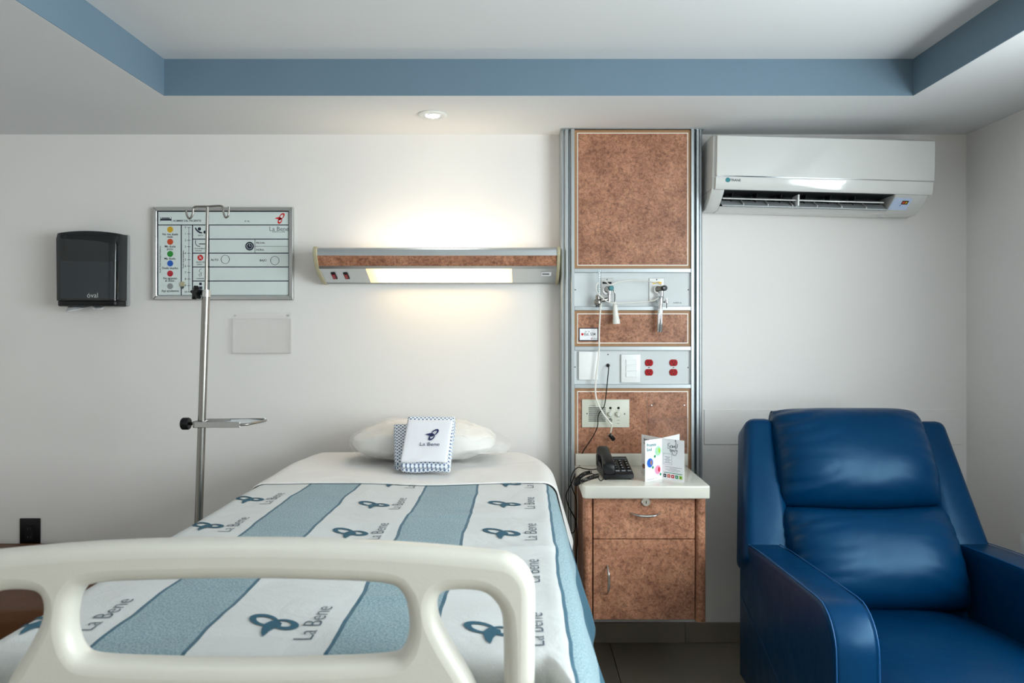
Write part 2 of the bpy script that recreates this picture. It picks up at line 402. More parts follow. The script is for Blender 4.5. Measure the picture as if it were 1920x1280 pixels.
def ribbon_logo(fn, size, mat, parent):
    """looped ribbon emblem: two loops crossing at the middle and a forked tail to the left"""
    g = lambda u, v: fn(u * size, v * size)
    b = ring2(g, 0.20, 0.26, 0.37, 0.215, R(52), 0.17, 0.085)
    b.v += []; o = len(b.v)
    c = ring2(g, 0.0, -0.22, 0.31, 0.20, R(58), 0.085, 0.18); b.add(c.v, c.f)
    tail = [(0.16, 0.10), (0.02, 0.18), (-0.16, 0.17), (-0.36, 0.12), (-0.54, 0.03), (-0.40, 0.00), (-0.30, -0.01), (-0.16, -0.07), (-0.10, -0.16), (0.06, -0.14), (0.16, -0.02)]
    b.add([g(0, 0.02)] + [g(*p) for p in tail], [(0, 1 + k, 1 + (k + 1) % len(tail)) for k in range(len(tail))])
    return b.build('ribbon_emblem', mat, parent, recalc=False)

# ------------------------------------------------------------------ the room
ZS, ZT = 2.16, 2.29            # soffit and tray ceiling heights
CV = (-1.274, 1.387, -1.05, 2.65)   # tray opening x0, x1, y0, y1
fl = struct(MB().box(XL, XW, YB, D, -0.10, -0.006).build('floor', 'grout'))
tile = None; n = 0
ty = D
while ty > YB + 0.01:
    y0 = max(ty - 0.6, YB); tx = XW - 0.32
    xs = [XW]
    while tx > XL: xs.append(tx); tx -= 0.6
    xs.append(XL)
    for a, b in zip(xs[1:], xs[:-1]):
        MB().box(a + 0.0015, b - 0.0015, y0 + 0.0015, ty - 0.0015, -0.0065, 0.0, 0.001, 1).build('tile', 'tile', fl)
    ty -= 0.6
struct(MB().box(XL - 0.1, XW + 0.12, D, D + 0.12, -0.1, 2.45).build('wall_back', 'wall_paint'))
struct(MB().box(XL - 0.12, XL, YB - 0.1, D, -0.1, 2.45).build('wall_left', 'wall_paint'))
struct(MB().box(XL - 0.12, XW + 0.12, YB - 0.12, YB, -0.1, 2.45).build('wall_front', 'wall_paint'))
b = MB(); (wy0, wy1, wz0, wz1) = WIN[0]
b.box(XW, XW + 0.12, YB, wy0, -0.1, 2.45).box(XW, XW + 0.12, wy1, D, -0.1, 2.45)
b.box(XW, XW + 0.12, wy0, wy1, -0.1, wz0).box(XW, XW + 0.12, wy0, wy1, wz1, 2.45)
struct(b.build('wall_right', 'wall_paint'))
win = struct(MB().box(XW + 0.03, XW + 0.08, wy0, wy1, wz0, wz0 + 0.05).box(XW + 0.03, XW + 0.08, wy0, wy1, wz1 - 0.05, wz1)
             .box(XW + 0.03, XW + 0.08, wy0, wy0 + 0.05, wz0 + 0.05, wz1 - 0.05).box(XW + 0.03, XW + 0.08, wy1 - 0.05, wy1, wz0 + 0.05, wz1 - 0.05)
             .box(XW + 0.03, XW + 0.08, (wy0 + wy1) / 2 - 0.025, (wy0 + wy1) / 2 + 0.025, wz0 + 0.05, wz1 - 0.05).build('window_1', 'trim_white'))
for a, c in ((wy0 + 0.05, (wy0 + wy1) / 2 - 0.025), ((wy0 + wy1) / 2 + 0.025, wy1 - 0.05)):
    MB().box(XW + 0.052, XW + 0.056, a, c, wz0 + 0.05, wz1 - 0.05).build('pane', 'window_glass', win)
ce = struct(MB().box(XL, XW, YB, D, ZT, ZT + 0.12).build('ceiling', 'ceiling_paint'))
x0, x1, y0, y1 = CV
for (a, c, d, e) in ((XL, XW, y1, D), (XL, XW, YB, y0), (XL, x0, y0, y1), (x1, XW, y0, y1)):
    MB().box(a, c, d, e, ZS, ZT).build('soffit', 'ceiling_paint', ce)
e_ = 0.003
for (a, c, d, e) in ((x0, x1, y1 - e_, y1), (x0, x1, y0, y0 + e_), (x0, x0 + e_, y0, y1), (x1 - e_, x1, y0, y1)):
    MB().box(a, c, d, e, ZS + 0.0005, ZT).build('cove_band', 'blue_paint', ce)
bb = struct(MB().box(XL, XW, D - 0.006, D, 0.0, 0.084).build('baseboard_back', 'grout'))
xx = XW
while xx > XL:
    MB().box(max(xx - 0.6, XL) + 0.001, xx - 0.001, D - 0.012, D - 0.004, 0.001, 0.085, 0.001, 1).build('tile', 'tile', bb); xx -= 0.6
struct(MB().box(XW - 0.01, XW, YB, D - 0.012, 0, 0.085).build('baseboard_right', 'tile'))
struct(MB().box(XL, XL + 0.01, YB, D - 0.012, 0, 0.085).build('baseboard_left', 'tile'))
# pale bumper strip on the wall behind the recliner
zA, zB = W(0, 833, D).z, W(0, 767, D).z
struct(MB().box(0.772, XW - 0.02, D - 0.004, D, zA, zB, 0.0015, 1).build('trim_1', 'wall_paint'))

# ------------------------------------------------------------------ recessed downlights
def downlight(x, y, z, label, power, spot=False):
    t = thing('ceiling_downlight', label, 'downlight', (x, y, z), group='recessed ceiling downlights')
    MB().lathe([(0.056, -0.0005), (0.056, -0.003), (0.050, -0.006), (0.036, -0.007), (0.031, -0.004), (0.031, -0.001)], (x, y, z), seg=32).build('trim_ring', 'lamp_ring', t, True)
    MB().lathe([(0.0, -0.0105), (0.018, -0.010), (0.027, -0.007), (0.0285, -0.003)], (x, y, z), seg=28).build('lamp_lens', 'lamp_glow', t, True)
    MB().lathe([(0.0285, -0.004), (0.0305, -0.0075), (0.034, -0.0085), (0.0355, -0.007)], (x, y, z), seg=28).build('bezel', 'chrome', t, True)
    l = bpy.data.lights.new('downlight_beam', 'SPOT'); l.energy = power; l.spot_size = R(100); l.spot_blend = 0.9; l.shadow_soft_size = 0.03; l.color = (0.93, 0.98, 1.0)
    o = bpy.data.objects.new('downlight_beam', l); COL.objects.link(o); o.parent = t; o.location = (0, 0, -0.03)
    return t
p = W(811, 216, 2.88)
downlight(p.x, p.y, ZS, 'small round recessed downlight glowing above the bed', 5)
downlight(-0.9, 0.5, ZT, 'recessed downlight in the raised tray ceiling above the foot of the bed', 7)
downlight(0.6, -0.6, ZT, 'recessed downlight at the far right of the raised tray ceiling', 7)

# ------------------------------------------------------------------ paper towel dispenser
def dispenser():
    xa, xb = -1.937, -1.672; z0, z1 = 1.428, 1.727; yb = D - 0.002; dp = 0.105
    t = thing('towel_dispenser', 'smoked black paper towel dispenser on the white wall', 'dispenser', ((xa + xb) / 2, D, z0))
    MB().box(xa + 0.004, xb + 0.003, yb - 0.02, yb, z0, z1 + 0.004, 0.006).build('back_plate', 'grey_plastic', t, True)
    # bowed cover shell
    xc = (xa + xb) / 2; hw = (xb - xa) / 2
    def prof(s):   # plan outline left wall -> bowed front -> right wall
        pts = [(-1, 0), (-1, 0.55), (-0.985, 0.76), (-0.93, 0.88), (-0.8, 0.945), (-0.5, 0.985), (0, 1.0), (0.5, 0.985), (0.8, 0.945), (0.93, 0.88), (0.985, 0.76), (1, 0.55), (1, 0)]
        k = s * (len(pts) - 1); i = min(int(k), len(pts) - 2); f = k - i
        return pts[i][0] * (1 - f) + pts[i + 1][0] * f, pts[i][1] * (1 - f) + pts[i + 1][1] * f
    def top(a): return z1 + 0.010 * (1 - a * a)
    def shell(u, v):
        a, d = prof(u); sh = 1.0 - 0.03 * v
        zz = (z0 + 0.022) + (top(a) - z0 - 0.022) * v
        k = 1 - 0.12 * max(0, (v - 0.9) / 0.1) ** 2
        return (xc + a * hw * (1 - 0.025 * (1 - v)), yb - 0.01 - (dp - 0.01) * d * k, zz)
    b = MB().grid(shell, 48, 12)
    n = 49; topi = [12 * n + i for i in range(n)]; b.f.append(tuple(topi))
    b.build('cover', 'smoked', t, True, 50)
    MB().prism([(xc + a * hw * 0.955, yb - 0.012 - (dp - 0.018) * d) for a, d in (prof(k / 24) for k in range(25))], 'z', z0 - 0.002, z0 + 0.024, 0.006).build('lower_lip', 'black_plastic', t, True)
    MB().box(xa + 0.02, xb - 0.035, yb - dp * 0.80, yb - 0.025, z0 + 0.03, z0 + 0.185, 0.004).build('towel_stack', 'paper', t)
    MB().box(xb - 0.034, xb - 0.012, yb - dp * 0.70, yb - 0.025, z0 + 0.03, z0 + 0.19, 0.004).build('feed_guide', 'grey_plastic', t)
    b = MB()
    b.grid(lambda u, v: (xa + 0.03 + 0.155 * u, yb - 0.045 - 0.02 * v - 0.006 * math.sin(9 * u), z0 - 0.022 * v * (0.5 + 0.5 * math.cos(4.2 * u) * (u < 0.75)) - 0.002), 18, 4)
    o = b.build('paper_towel', 'paper', t, True); o.modifiers.new('thick', 'SOLIDIFY').thickness = 0.0015
    lettering('\u00f3val', 0.029, wallplane(xc + 0.035, yb - dp - 0.0012, z0 + 0.042), 'enamel', t, thin=-0.005)
    return t
dispenser()

# ------------------------------------------------------------------ patient information board
def board():
    Y = D - 0.022
    x0, z1 = W(286, 388, Y).x, W(286, 388, Y).z; x1, z0 = W(549, 562, Y).x, W(549, 562, Y).z
    t = thing('patient_board', 'white patient information board in an aluminium frame with coloured pain scale', 'whiteboard', ((x0 + x1) / 2, D, z0))
    fw = 0.017
    yb = D - 0.001
    def bar(poly): MB().prism(poly, 'y', Y, yb, 0.002, 1).build('frame_bar', 'steel_brushed', t)
    bar([(x0, z0), (x0 + fw, z0 + fw), (x0 + fw, z1 - fw), (x0, z1)]); bar([(x1, z0), (x1, z1), (x1 - fw, z1 - fw), (x1 - fw, z0 + fw)])
    bar([(x0, z1), (x0 + fw, z1 - fw), (x1 - fw, z1 - fw), (x1, z1)]); bar([(x0, z0), (x1, z0), (x1 - fw, z0 + fw), (x0 + fw, z0 + fw)])
    yp = Y + 0.008
    MB().box(x0 + fw - 0.001, x1 - fw + 0.001, yp, yb, z0 + fw - 0.001, z1 - fw + 0.001).build('board_panel', 'board_white', t)
    yi = yp - 0.0004; px = lambda u: x0 + (x1 - x0) * (u - 72) / (1143 - 72); pz = lambda v: z1 - (z1 - z0) * (v - 75) / (795 - 75)
    def hl(u0, u1, v, th=0.0040, mat='ink'): MB().box(px(u0), px(u1), yi, yp, pz(v) - th / 2, pz(v) + th / 2).build('printed_line', mat, t)
    def vl(u, v0, v1, th=0.0040, mat='ink'): MB().box(px(u) - th / 2, px(u) + th / 2, yi, yp, pz(v1), pz(v0)).build('printed_line', mat, t)
    hl(106, 1108, 108, 0.003); hl(106, 1108, 758, 0.002); vl(106, 106, 758, 0.003); vl(1107, 106, 758, 0.002)
    hl(108, 1104, 212); vl(285, 210, 757); vl(371, 210, 757); vl(497, 210, 757)
    for v in (322, 431, 539, 648): hl(371, 1104, v)
    vl(849, 324, 431, 0.002); hl(849, 1104, 379, 0.0014)
    vl(343, 231, 733, 0.0016)
    for k in range(11):
        v = 231 + 50.2 * k; hl(331, 356, v, 0.0016)
        lettering(str(k), 0.0125, wallplane(px(317), yi, pz(v)), 'ink', t)
    def T(s, u, v, size, mat='ink', rot=0, sx=1.0): lettering(s, size, wallplane(px(u), yi, pz(v), rot), mat, t, sx=sx, thin=0.012 if mat == 'ink' else 0.0)
    T('NOMBRE DEL PACIENTE:', 330, 180, 0.0115, sx=0.95); T('F. N.', 790, 184, 0.0105)
    T('FECHA:', 892, 352, 0.0115); T('HORA:', 889, 406, 0.0115); T('ALTO', 541, 484, 0.0125); T('BAJO', 911, 488, 0.0125)
    dots = [(248, 'dot_yellow', ('No me duele', 'nada.')), (343, 'dot_orange', ('Me duele', 'poco.')), (437, 'dot_green', ('Me duele.',)), (511, 'dot_blue', ('Duele mucho.',)),
            (590, 'dot_red', ('No aguanto', 'el dolor.')), (688, 'dot_grey', ('Ayy ayudenme',))]
    for v, m, ls in dots:
        disc_y(MB(), px(200), yi, pz(v), 0.0128).build('coloured_dot', m, t)
        for dx in (-0.0042, 0.0042): disc_y(MB(), px(200) + dx, yi - 0.0002, pz(v) + 0.003, 0.0013, 8).build('dot_eye', 'ink_grey', t)
        for q, l in enumerate(ls): T(l, 200, v + 37 + 19 * q, 0.0135, sx=0.92)
    T('Escala Visual Anal\u00f3gica Pedi\u00e1trica', 123, 480, 0.0085, rot=R(90)); T('Escala visual anal\u00f3gica', 300, 480, 0.0085, rot=R(90))
    T('DIETA', 432, 294, 0.008); T('PROCEDIMIENTO', 432, 396, 0.0066); T('/ ESTUDIO', 415, 413, 0.0066); T('RIESGO DE', 432, 502, 0.0075); T('CA\u00cdDA', 424, 520, 0.0075); T('ALERGIAS', 430, 629, 0.007)
    f = lambda u, v: (px(u), yi, pz(v))
    for (u, v) in ((622, 480), (1001, 489)): ring2(lambda a, c: (px(u) + a, yi, pz(v) + c), 0, 0, 0.0188, 0.0188, 0, 0.0020).build('printed_circle', 'ink', t, recalc=False)
    disc_y(MB(), px(808), yi, pz(377), 0.0185).build('clock_icon', 'ink', t)
    ring2(lambda a, c: (px(808) + a, yi - 0.0002, pz(377) + c), 0, 0, 0.0125, 0.0125, 0, 0.0016).build('clock_icon', 'board_white', t, recalc=False)
    MB().box(px(808) - 0.0007, px(808) + 0.0007, yi - 0.0004, yi, pz(377), pz(377) + 0.009).box(px(808), px(808) + 0.006, yi - 0.0004, yi, pz(377) - 0.0007, pz(377) + 0.0007).build('clock_hand', 'board_white', t)
    disc_y(MB(), px(431), yi, pz(466), 0.0125).build('fall_icon', 'logo_red', t)
    MB().tube([(px(424), yi - 0.0002, pz(452)), (px(433), yi - 0.0002, pz(468)), (px(440), yi - 0.0002, pz(478))], 0.0012, 6).tube([(px(420), yi - 0.0002, pz(472)), (px(433), yi - 0.0002, pz(466)), (px(442), yi - 0.0002, pz(460))], 0.001, 6).build('fall_icon', 'board_white', t)
    def blob(pts, nm): MB().add([f(*q) for q in pts], [tuple(range(len(pts)))]).build(nm, 'ink', t)
    blob([(388, 232), (398, 234), (408, 250), (424, 262), (446, 270), (448, 277), (426, 277), (406, 264), (392, 246)], 'diet_icon')
    for (u, v, r) in ((424, 243, 0.0072), (466, 268, 0.0066)): disc_y(MB(), px(u), yi, pz(v), r, 14).build('diet_icon', 'ink', t)
    MB().tube([f(*q) for q in spline([(396, 330, 0), (394, 350, 0), (402, 372, 0), (428, 380, 0)], 5) and [(396, 330), (393, 346), (396, 362), (408, 375), (430, 379)]], 0.0013, 6).build('procedure_icon', 'ink', t)
    MB().box(px(420), px(470), yi, yp, pz(363), pz(356)).build('procedure_icon', 'ink', t)
    MB().tube([f(*q) for q in [(440, 552), (424, 562), (424, 578), (442, 584), (436, 592), (420, 594), (424, 612), (440, 606), (434, 590)]], 0.0008, 5).build('allergy_icon', 'ink', t)
    MB().box(px(422), px(442), yi, yp, pz(680), pz(660)).build('isolation_icon', 'ink', t)
    MB().box(px(420), px(446), yi, yp, pz(712), pz(690)).build('isolation_icon', 'ink', t)
    MB().box(px(124), px(127), yi, yp, pz(186), pz(150)).build('bed_icon', 'ink', t); MB().box(px(207), px(210), yi, yp, pz(186), pz(150)).build('bed_icon', 'ink', t)
    MB().box(px(127), px(207), yi, yp, pz(178), pz(164)).build('bed_icon', 'ink', t); MB().box(px(134), px(196), yi, yp, pz(162), pz(155)).build('bed_icon', 'ink', t)
    ribbon_logo(lambda u, v: (px(1040) + u, yi, pz(164) + v), 0.042, 'logo_red', t)
    T('La Bene', 1033, 244, 0.026, 'ink_grey'); T('SAN LUIS', 1030, 266, 0.009, 'ink_grey', sx=1.5)
    # clip pen holder on the scale
    mk = thing('scale_marker', 'small beige sliding marker clipped on the pain scale of the board', 'marker', (px(295), yi, pz(705)))
    MB().box(px(281), px(312), yi - 0.006, yi - 0.0006, pz(690), pz(654), 0.001, 1).build('marker_body', 'beige_cap', mk)
    MB().prism([(px(284), pz(691)), (px(309), pz(691)), (px(300), pz(708)), (px(290), pz(708))], 'y', yi - 0.005, yi - 0.0006).build('marker_tip', 'gasket_grey', mk)
board()

# ------------------------------------------------------------------ clear leaflet pocket on the wall
def pocket(x0, x1, z0, z1, yback, label, lip):
    t = thing('leaflet_pocket', label, 'leaflet holder', ((x0 + x1) / 2, yback, z0), group='clear acrylic leaflet pockets')
    MB().box(x0 + 0.004, x1 - 0.002, yback - 0.004, yback - 0.001, z0, z1, 0.0008, 1).build('back_sheet', 'clear_acrylic', t)
    MB().box(x0, x1, yback - 0.024, yback - 0.021, z0, z1 - lip, 0.0008, 1).build('front_sheet', 'clear_acrylic', t)
    for a in (x0, x1 - 0.003): MB().box(a, a + 0.003, yback - 0.021, yback - 0.004, z0 + 0.003, z1 - lip).build('side_sheet', 'acrylic_edge', t)
    MB().box(x0, x1, yback - 0.021, yback - 0.004, z0, z0 + 0.003).build('bottom_sheet', 'acrylic_edge', t)
    MB().box(x0, x1, yback - 0.0245, yback - 0.0205, z1 - lip - 0.0015, z1 - lip, 0).build('lip_edge', 'acrylic_edge', t)
    for a in (x0 + 0.012, x1 - 0.012): MB().lathe([(0.0, 0.0025), (0.003, 0.002), (0.004, 0.0)], (a, yback - 0.004, z1 - lip / 2), (0, -1, 0), 10).build('screw', 'chrome', t, True)
    return t
a, c = W(433, 585, 3.16), W(544, 663, 3.16)
pocket(a.x, c.x, c.z, a.z, D, 'clear acrylic leaflet pocket on the wall below the patient board', 0.028)

# ------------------------------------------------------------------ over-bed light
def bedlight():
    xa, xb = -0.833, 0.152
    t = thing('bed_light', 'long aluminium over-bed light with brown strip and lit warm diffuser', 'wall lamp', ((xa + xb) / 2, D, 1.52))
    y = lambda d: D - d
    P = {'t0': (y(0.165), 1.660), 't1': (y(0.176), 1.652), 'a': (y(0.176), 1.627), 'b': (y(0.150), 1.587), 'c': (y(0.140), 1.577), 'd': (y(0.034), 1.527), 'e': (y(0.002), 1.524)}
    cap = [(y(0.001), 1.520), (y(0.036), 1.520), (y(0.10), 1.548), (y(0.145), 1.575), (y(0.168), 1.602), (y(0.182), 1.628), (y(0.185), 1.652), (y(0.176), 1.664), (y(0.001), 1.664)]
    MB().prism(cap, 'x', xa - 0.010, xa + 0.006, 0.003).build('end_cap', 'beige_cap', t)
    MB().prism(cap, 'x', xb - 0.014, xb - 0.001, 0.003).build('end_cap', 'beige_cap', t)
    i0, i1 = xa + 0.006, xb - 0.014
    def face(q0, q1, th, a, b_, nm, mat):
        d = Vector((q1[0] - q0[0], q1[1] - q0[1])).normalized(); n_ = Vector((-d.y, d.x)) * th
        MB().prism([q0, q1, (q1[0] - n_.x, q1[1] - n_.y), (q0[0] - n_.x, q0[1] - n_.y)], 'x', a, b_).build(nm, mat, t)
    # rounded aluminium upper band
    arc = [(y(0.150), 1.662), (y(0.166), 1.661), (y(0.174), 1.656), (y(0.1765), 1.648), (y(0.1765), 1.628)]
    MB().prism(arc + [(y(0.172), 1.628), (y(0.172), 1.646), (y(0.150), 1.655)], 'x', i0, i1).build('upper_band', 'alu_lamp', t, True, 50)
    MB().prism([(y(0.175), 1.6275), (y(0.1525), 1.5875), (y(0.148), 1.590), (y(0.168), 1.6275)], 'x', i0, i1).build('laminate_strip', 'laminate', t)
    MB().prism([(y(0.157), 1.5872), (y(0.147), 1.577), (y(0.141), 1.580), (y(0.149), 1.5872)], 'x', i0, i1, 0.001, 1).build('ridge', 'alu_lamp', t)
    # sloped lower panel: left, right pieces with the diffuser between
    lo = [(y(0.145), 1.577), (y(0.034), 1.525), (y(0.034), 1.531), (y(0.140), 1.581)]
    xd0, xd1 = W(690, 0, 3.08).x, W(960, 0, 3.08).x
    MB().prism(lo, 'x', i0, xd0).build('lower_panel', 'alu_lamp', t)
    MB().prism(lo, 'x', xd1, i1).build('lower_panel', 'alu_lamp', t)
    MB().prism([(y(0.142), 1.5745), (y(0.040), 1.527), (y(0.040), 1.533), (y(0.138), 1.579)], 'x', xd0, xd1).build('diffuser', 'warm_diffuser', t)
    MB().prism([(y(0.040), 1.529), (y(0.034), 1.523), (y(0.002), 1.523), (y(0.002), 1.529)], 'x', i0, i1).build('bottom_lip', 'alu_lamp', t)
    MB().box(i0, i1, D - 0.006, D - 0.001, 1.529, 1.654).build('back_plate', 'alu_lamp', t)
    def lowpt(x, s, lift=0.0012):  # point on the sloped panel
        q0, q1 = Vector(lo[0]), Vector(lo[1]); q = q0.lerp(q1, s); nrm = Vector((-(q1 - q0).y, (q1 - q0).x)).normalized()
        if nrm.x > 0: nrm = -nrm
        q = q + nrm * lift; return (x, q.x, q.y)
    for pxx in (627, 650):
        x = W(pxx, 0, 3.09).x
        b = MB()
        for l in (0.0005, 0.004): b.v += [Vector(lowpt(x - 0.009, 0.27, l)), Vector(lowpt(x + 0.009, 0.27, l)), Vector(lowpt(x + 0.009, 0.66, l)), Vector(lowpt(x - 0.009, 0.66, l))]
        b.f = [(0, 1, 2, 3), (4, 5, 6, 7), (0, 1, 5, 4), (1, 2, 6, 5), (2, 3, 7, 6), (3, 0, 4, 7)]
        sw = b.build('rocker_switch', 'black_plastic', t)
        b = MB()
        for l in (0.004, 0.006): b.v += [Vector(lowpt(x - 0.006, 0.34, l)), Vector(lowpt(x + 0.006, 0.34, l)), Vector(lowpt(x + 0.006, 0.60, l + 0.001)), Vector(lowpt(x - 0.006, 0.60, l + 0.001))]
        b.f = [(0, 1, 2, 3), (4, 5, 6, 7), (0, 1, 5, 4), (1, 2, 6, 5), (2, 3, 7, 6), (3, 0, 4, 7)]
        b.build('rocker', 'red_switch', sw)
    x = W(1024, 0, 3.09).x
    MB().add([lowpt(x - 0.02, 0.2), lowpt(x + 0.02, 0.2), lowpt(x + 0.02, 0.48), lowpt(x - 0.02, 0.48)], [(0, 1, 2, 3)]).build('sticker', 'paper', t)
    MB().add([lowpt(x - 0.016, 0.3, .0016), lowpt(x + 0.012, 0.3, .0016), lowpt(x + 0.012, 0.38, .0016), lowpt(x - 0.016, 0.38, .0016)], [(0, 1, 2, 3)]).build('sticker_print', 'ink_grey', t)
    # tube for the upward light, lying in the open trough
    MB().tube([(xa + 0.12, D - 0.075, 1.632), (xb - 0.12, D - 0.075, 1.632)], 0.013, 12).build('fluorescent_tube', 'paper', t, True)
    l = bpy.data.lights.new('bed_light_up', 'AREA'); l.shape = 'RECTANGLE'; l.size = 0.74; l.size_y = 0.05; l.energy = 0.7; l.color = (1.0, 0.95, 0.84)
    o = bpy.data.objects.new('bed_light_up', l); COL.objects.link(o); o.parent = t; o.location = (0, -0.118, 0.126); o.rotation_euler = (R(180), 0, 0)
bedlight()

# ------------------------------------------------------------------ medical headwall console
YF = 3.08
def hz(py): return H - (py - CY) / F * YF
def hx(px): return (px - CX) / F * YF
LAMP_GAP = 0.0
def headwall():
    xa, xb = hx(1051), hx(1320)
    t = thing('headwall_console', 'tall medical headwall console with brown laminate panels and aluminium rails', 'wall console', ((xa + xb) / 2, D, 0.0))
    zt = ZS - 0.002; yb = D - 0.001
    # grooved aluminium side rails
    def rail(a, c, flip):
        w_ = c - a
        prof = [(0, 0.0), (0, 0.060), (0.04, 0.075), (0.14, 0.080), (0.20, 0.080), (0.22, 0.072), (0.30, 0.072), (0.32, 0.088), (0.40, 0.096), (0.56, 0.096), (0.62, 0.088), (0.64, 0.074), (0.72, 0.074), (0.74, 0.098), (0.80, 0.102), (1, 0.102), (1, 0.0)]
        pts = [((a + u * w_) if not flip else (c - u * w_), yb - d) for u, d in prof]
        MB().prism(pts, 'z', 0.33, zt).build('side_rail', 'aluminium', t)
    rail(xa, hx(1077), False); rail(hx(1296), xb, True)
    i0, i1 = hx(1077), hx(1296)
    MB().box(xa + 0.01, xb - 0.01, D - 0.07, yb, 0.335, zt - 0.003).build('back_box', 'gasket_grey', t)
    MB().box(xa, xb, YF - 0.004, D - 0.01, zt - 0.002, zt).build('top_cap', 'aluminium', t)
    for a, c in ((503, 511), (574, 582), (649, 657), (720, 728)):
        MB().box(i0, i1, YF, D - 0.06, hz(c), hz(a), 0.0015, 1).build('cross_rail', 'aluminium', t)
    def lam(y0, y1, nm='laminate_panel', bottom=True):
        z0, z1 = hz(y1), hz(y0)
        MB().box(i0, i1, YF + 0.006, D - 0.06, z0, z1).build(nm, 'brown_edge', t)
        e = 0.0115; f = e + 0.004
        MB().box(i0 + e, i1 - e, YF + 0.0045, YF + 0.008, z0 + (e if bottom else 0), z1 - e).build('white_inlay', 'white_line', t)
        return MB().box(i0 + f, i1 - f, YF + 0.003, YF + 0.008, z0 + (f if bottom else 0), z1 - f).build('laminate_face', 'laminate', t)
    lam(243, 503); lam(582, 649)
    # lower panel in two leaves with a joint
    z0, z1 = 0.335, hz(728); e = 0.0115; f = e + 0.004; xj = hx(1214)
    MB().box(i0, i1, YF + 0.006, D - 0.06, z0, z1).build('laminate_panel', 'brown_edge', t)
    MB().box(i0 + e, i1 - e, YF + 0.0045, YF + 0.008, z0, z1 - e).build('white_inlay', 'white_line', t)
    MB().box(i0 + f, xj - 0.0006, YF + 0.003, YF + 0.008, z0, z1 - f).build('laminate_face', 'laminate', t)
    MB().box(xj + 0.0006, i1 - f, YF + 0.003, YF + 0.008, z0, z1 - f).build('laminate_face', 'laminate', t)
    # enamel service panels
    for a, c in ((511, 574), (657, 720)):
        MB().box(i0, i1, YF + 0.010, D - 0.06, hz(c), hz(a)).build('service_panel', 'enamel', t)
    for (a, c) in ((1079, 543), (1291.5, 543), (1078.5, 688), (1291, 689), (1077.5, 749.5)):
        MB().lathe([(0.0, 0.0015), (0.002, 0.0012), (0.0028, 0.0)], (hx(a), YF + 0.0095, hz(c)), (0, -1, 0), 10).build('screw', 'gasket_grey', t, True)
    yp = YF + 0.010
    # gas outlet plates
    for (a, c, u0, u1, m, lx) in ((1127, 1150, 521, 566, 'black_plastic', (1130, 1147)), (1217.5, 1246, 521, 566, 'yellow_label', (1224, 1241))):
        pl = MB().box(hx(a), hx(c), yp - 0.004, yp, hz(u1), hz(u0), 0.001, 1).build('gas_outlet_plate', 'grey_plastic' if 0 else 'steel_brushed', t)
        MB().box(hx(lx[0]), hx(lx[1]), yp - 0.0048, yp - 0.004, hz(532), hz(528)).build('plate_label', m, pl)
        MB().lathe([(0.0, 0.001), (0.0028, 0.001), (0.003, 0.0)], (hx((a + c) / 2), yp - 0.004, hz(523.8)), (0, -1, 0), 10).build('screw', 'gasket_grey', pl, True)
    lettering('AIRE', 0.010, wallplane(hx(1232), yp - 0.0051, hz(530)), 'ink', t)
    lettering('A-MED-26', 0.008, wallplane(hx(1271), yp - 0.0006, hz(567.5)), 'ink', t)
    # blank cover, jack, switch plate, red outlets
    bc = MB().box(hx(1085), hx(1121), yp - 0.012, yp, hz(712), hz(659), 0.003).build('blank_cover', 'white_plastic', t, True)
    MB().lathe([(0.0, 0.0015), (0.002, 0.0012), (0.0028, 0.0)], (hx(1140.5), yp, hz(664.5)), (0, -1, 0), 10).build('screw', 'gasket_grey', t, True)
    MB().lathe([(0.0, 0.012), (0.003, 0.012), (0.0045, 0.008), (0.007, 0.006), (0.0075, 0.0)], (hx(1140.5), yp, hz(685)), (0, -1, 0), 12).build('cable_jack', 'black_plastic', t, True)
    sp = MB().box(hx(1164.5), hx(1201), yp - 0.010, yp, hz(717.5), hz(664), 0.004).build('switch_plate', 'white_plastic', t, True)
    for k in range(3):
        zt_ = hz(673.5 + 11.5 * k); MB().box(hx(1173.5), hx(1194), yp - 0.0135, yp - 0.009, zt_ - 0.0225, zt_, 0.001, 1).build('rocker', 'white_plastic', sp)
    for cx in (1217.5, 1263.5):
        for cy in (680, 698):
            x, z = hx(cx), hz(cy); hw = 0.0168; pts = []
            for k in range(24):
                a = 2 * PI * k / 24; pts.append((x + hw * math.cos(a), z + max(-0.0135, min(0.0135, hw * math.sin(a)))))
            so = MB().prism(pts, 'y', yp - 0.005, yp, 0.0012, 1).build('red_socket', 'red_outlet', t)
            for dx in (-0.0055, 0.0055): MB().box(x + dx - 0.0011, x + dx + 0.0011, yp - 0.0056, yp - 0.004, z + 0.000, z + 0.0075).build('slot', 'black_rubber', so)
            MB().lathe([(0.0026, 0.0), (0.0026, 0.0012), (0, 0.0013)], (x, yp - 0.0045, z - 0.006), (0, -1, 0), 10).build('slot', 'black_rubber', so)
        MB().lathe([(0.0, 0.0015), (0.002, 0.0012), (0.0028, 0.0)], (hx(cx), yp, hz(689)), (0, -1, 0), 10).build('screw', 'gasket_grey', t, True)
    # extension card
    ca = thing('extension_card', 'small white card with a telephone extension number in a navy border', 'card', (hx(1103), YF, hz(639)))
    MB().box(hx(1085.5), hx(1121.5), YF + 0.0012, YF + 0.003, hz(639), hz(614.5), 0.0005, 1).build('card_border', 'ink', ca)
    MB().box(hx(1087), hx(1120), YF + 0.0008, YF + 0.0015, hz(637.3), hz(616), 0).build('card_face', 'paper', ca)
    lettering('Est. 534', 0.0165, wallplane(hx(1106), YF + 0.0005, hz(626.5)), 'ink', ca, sx=0.88, thin=0.012); lettering('No. 28', 0.007, wallplane(hx(1101), YF + 0.0005, hz(621.5)), 'ink', ca)
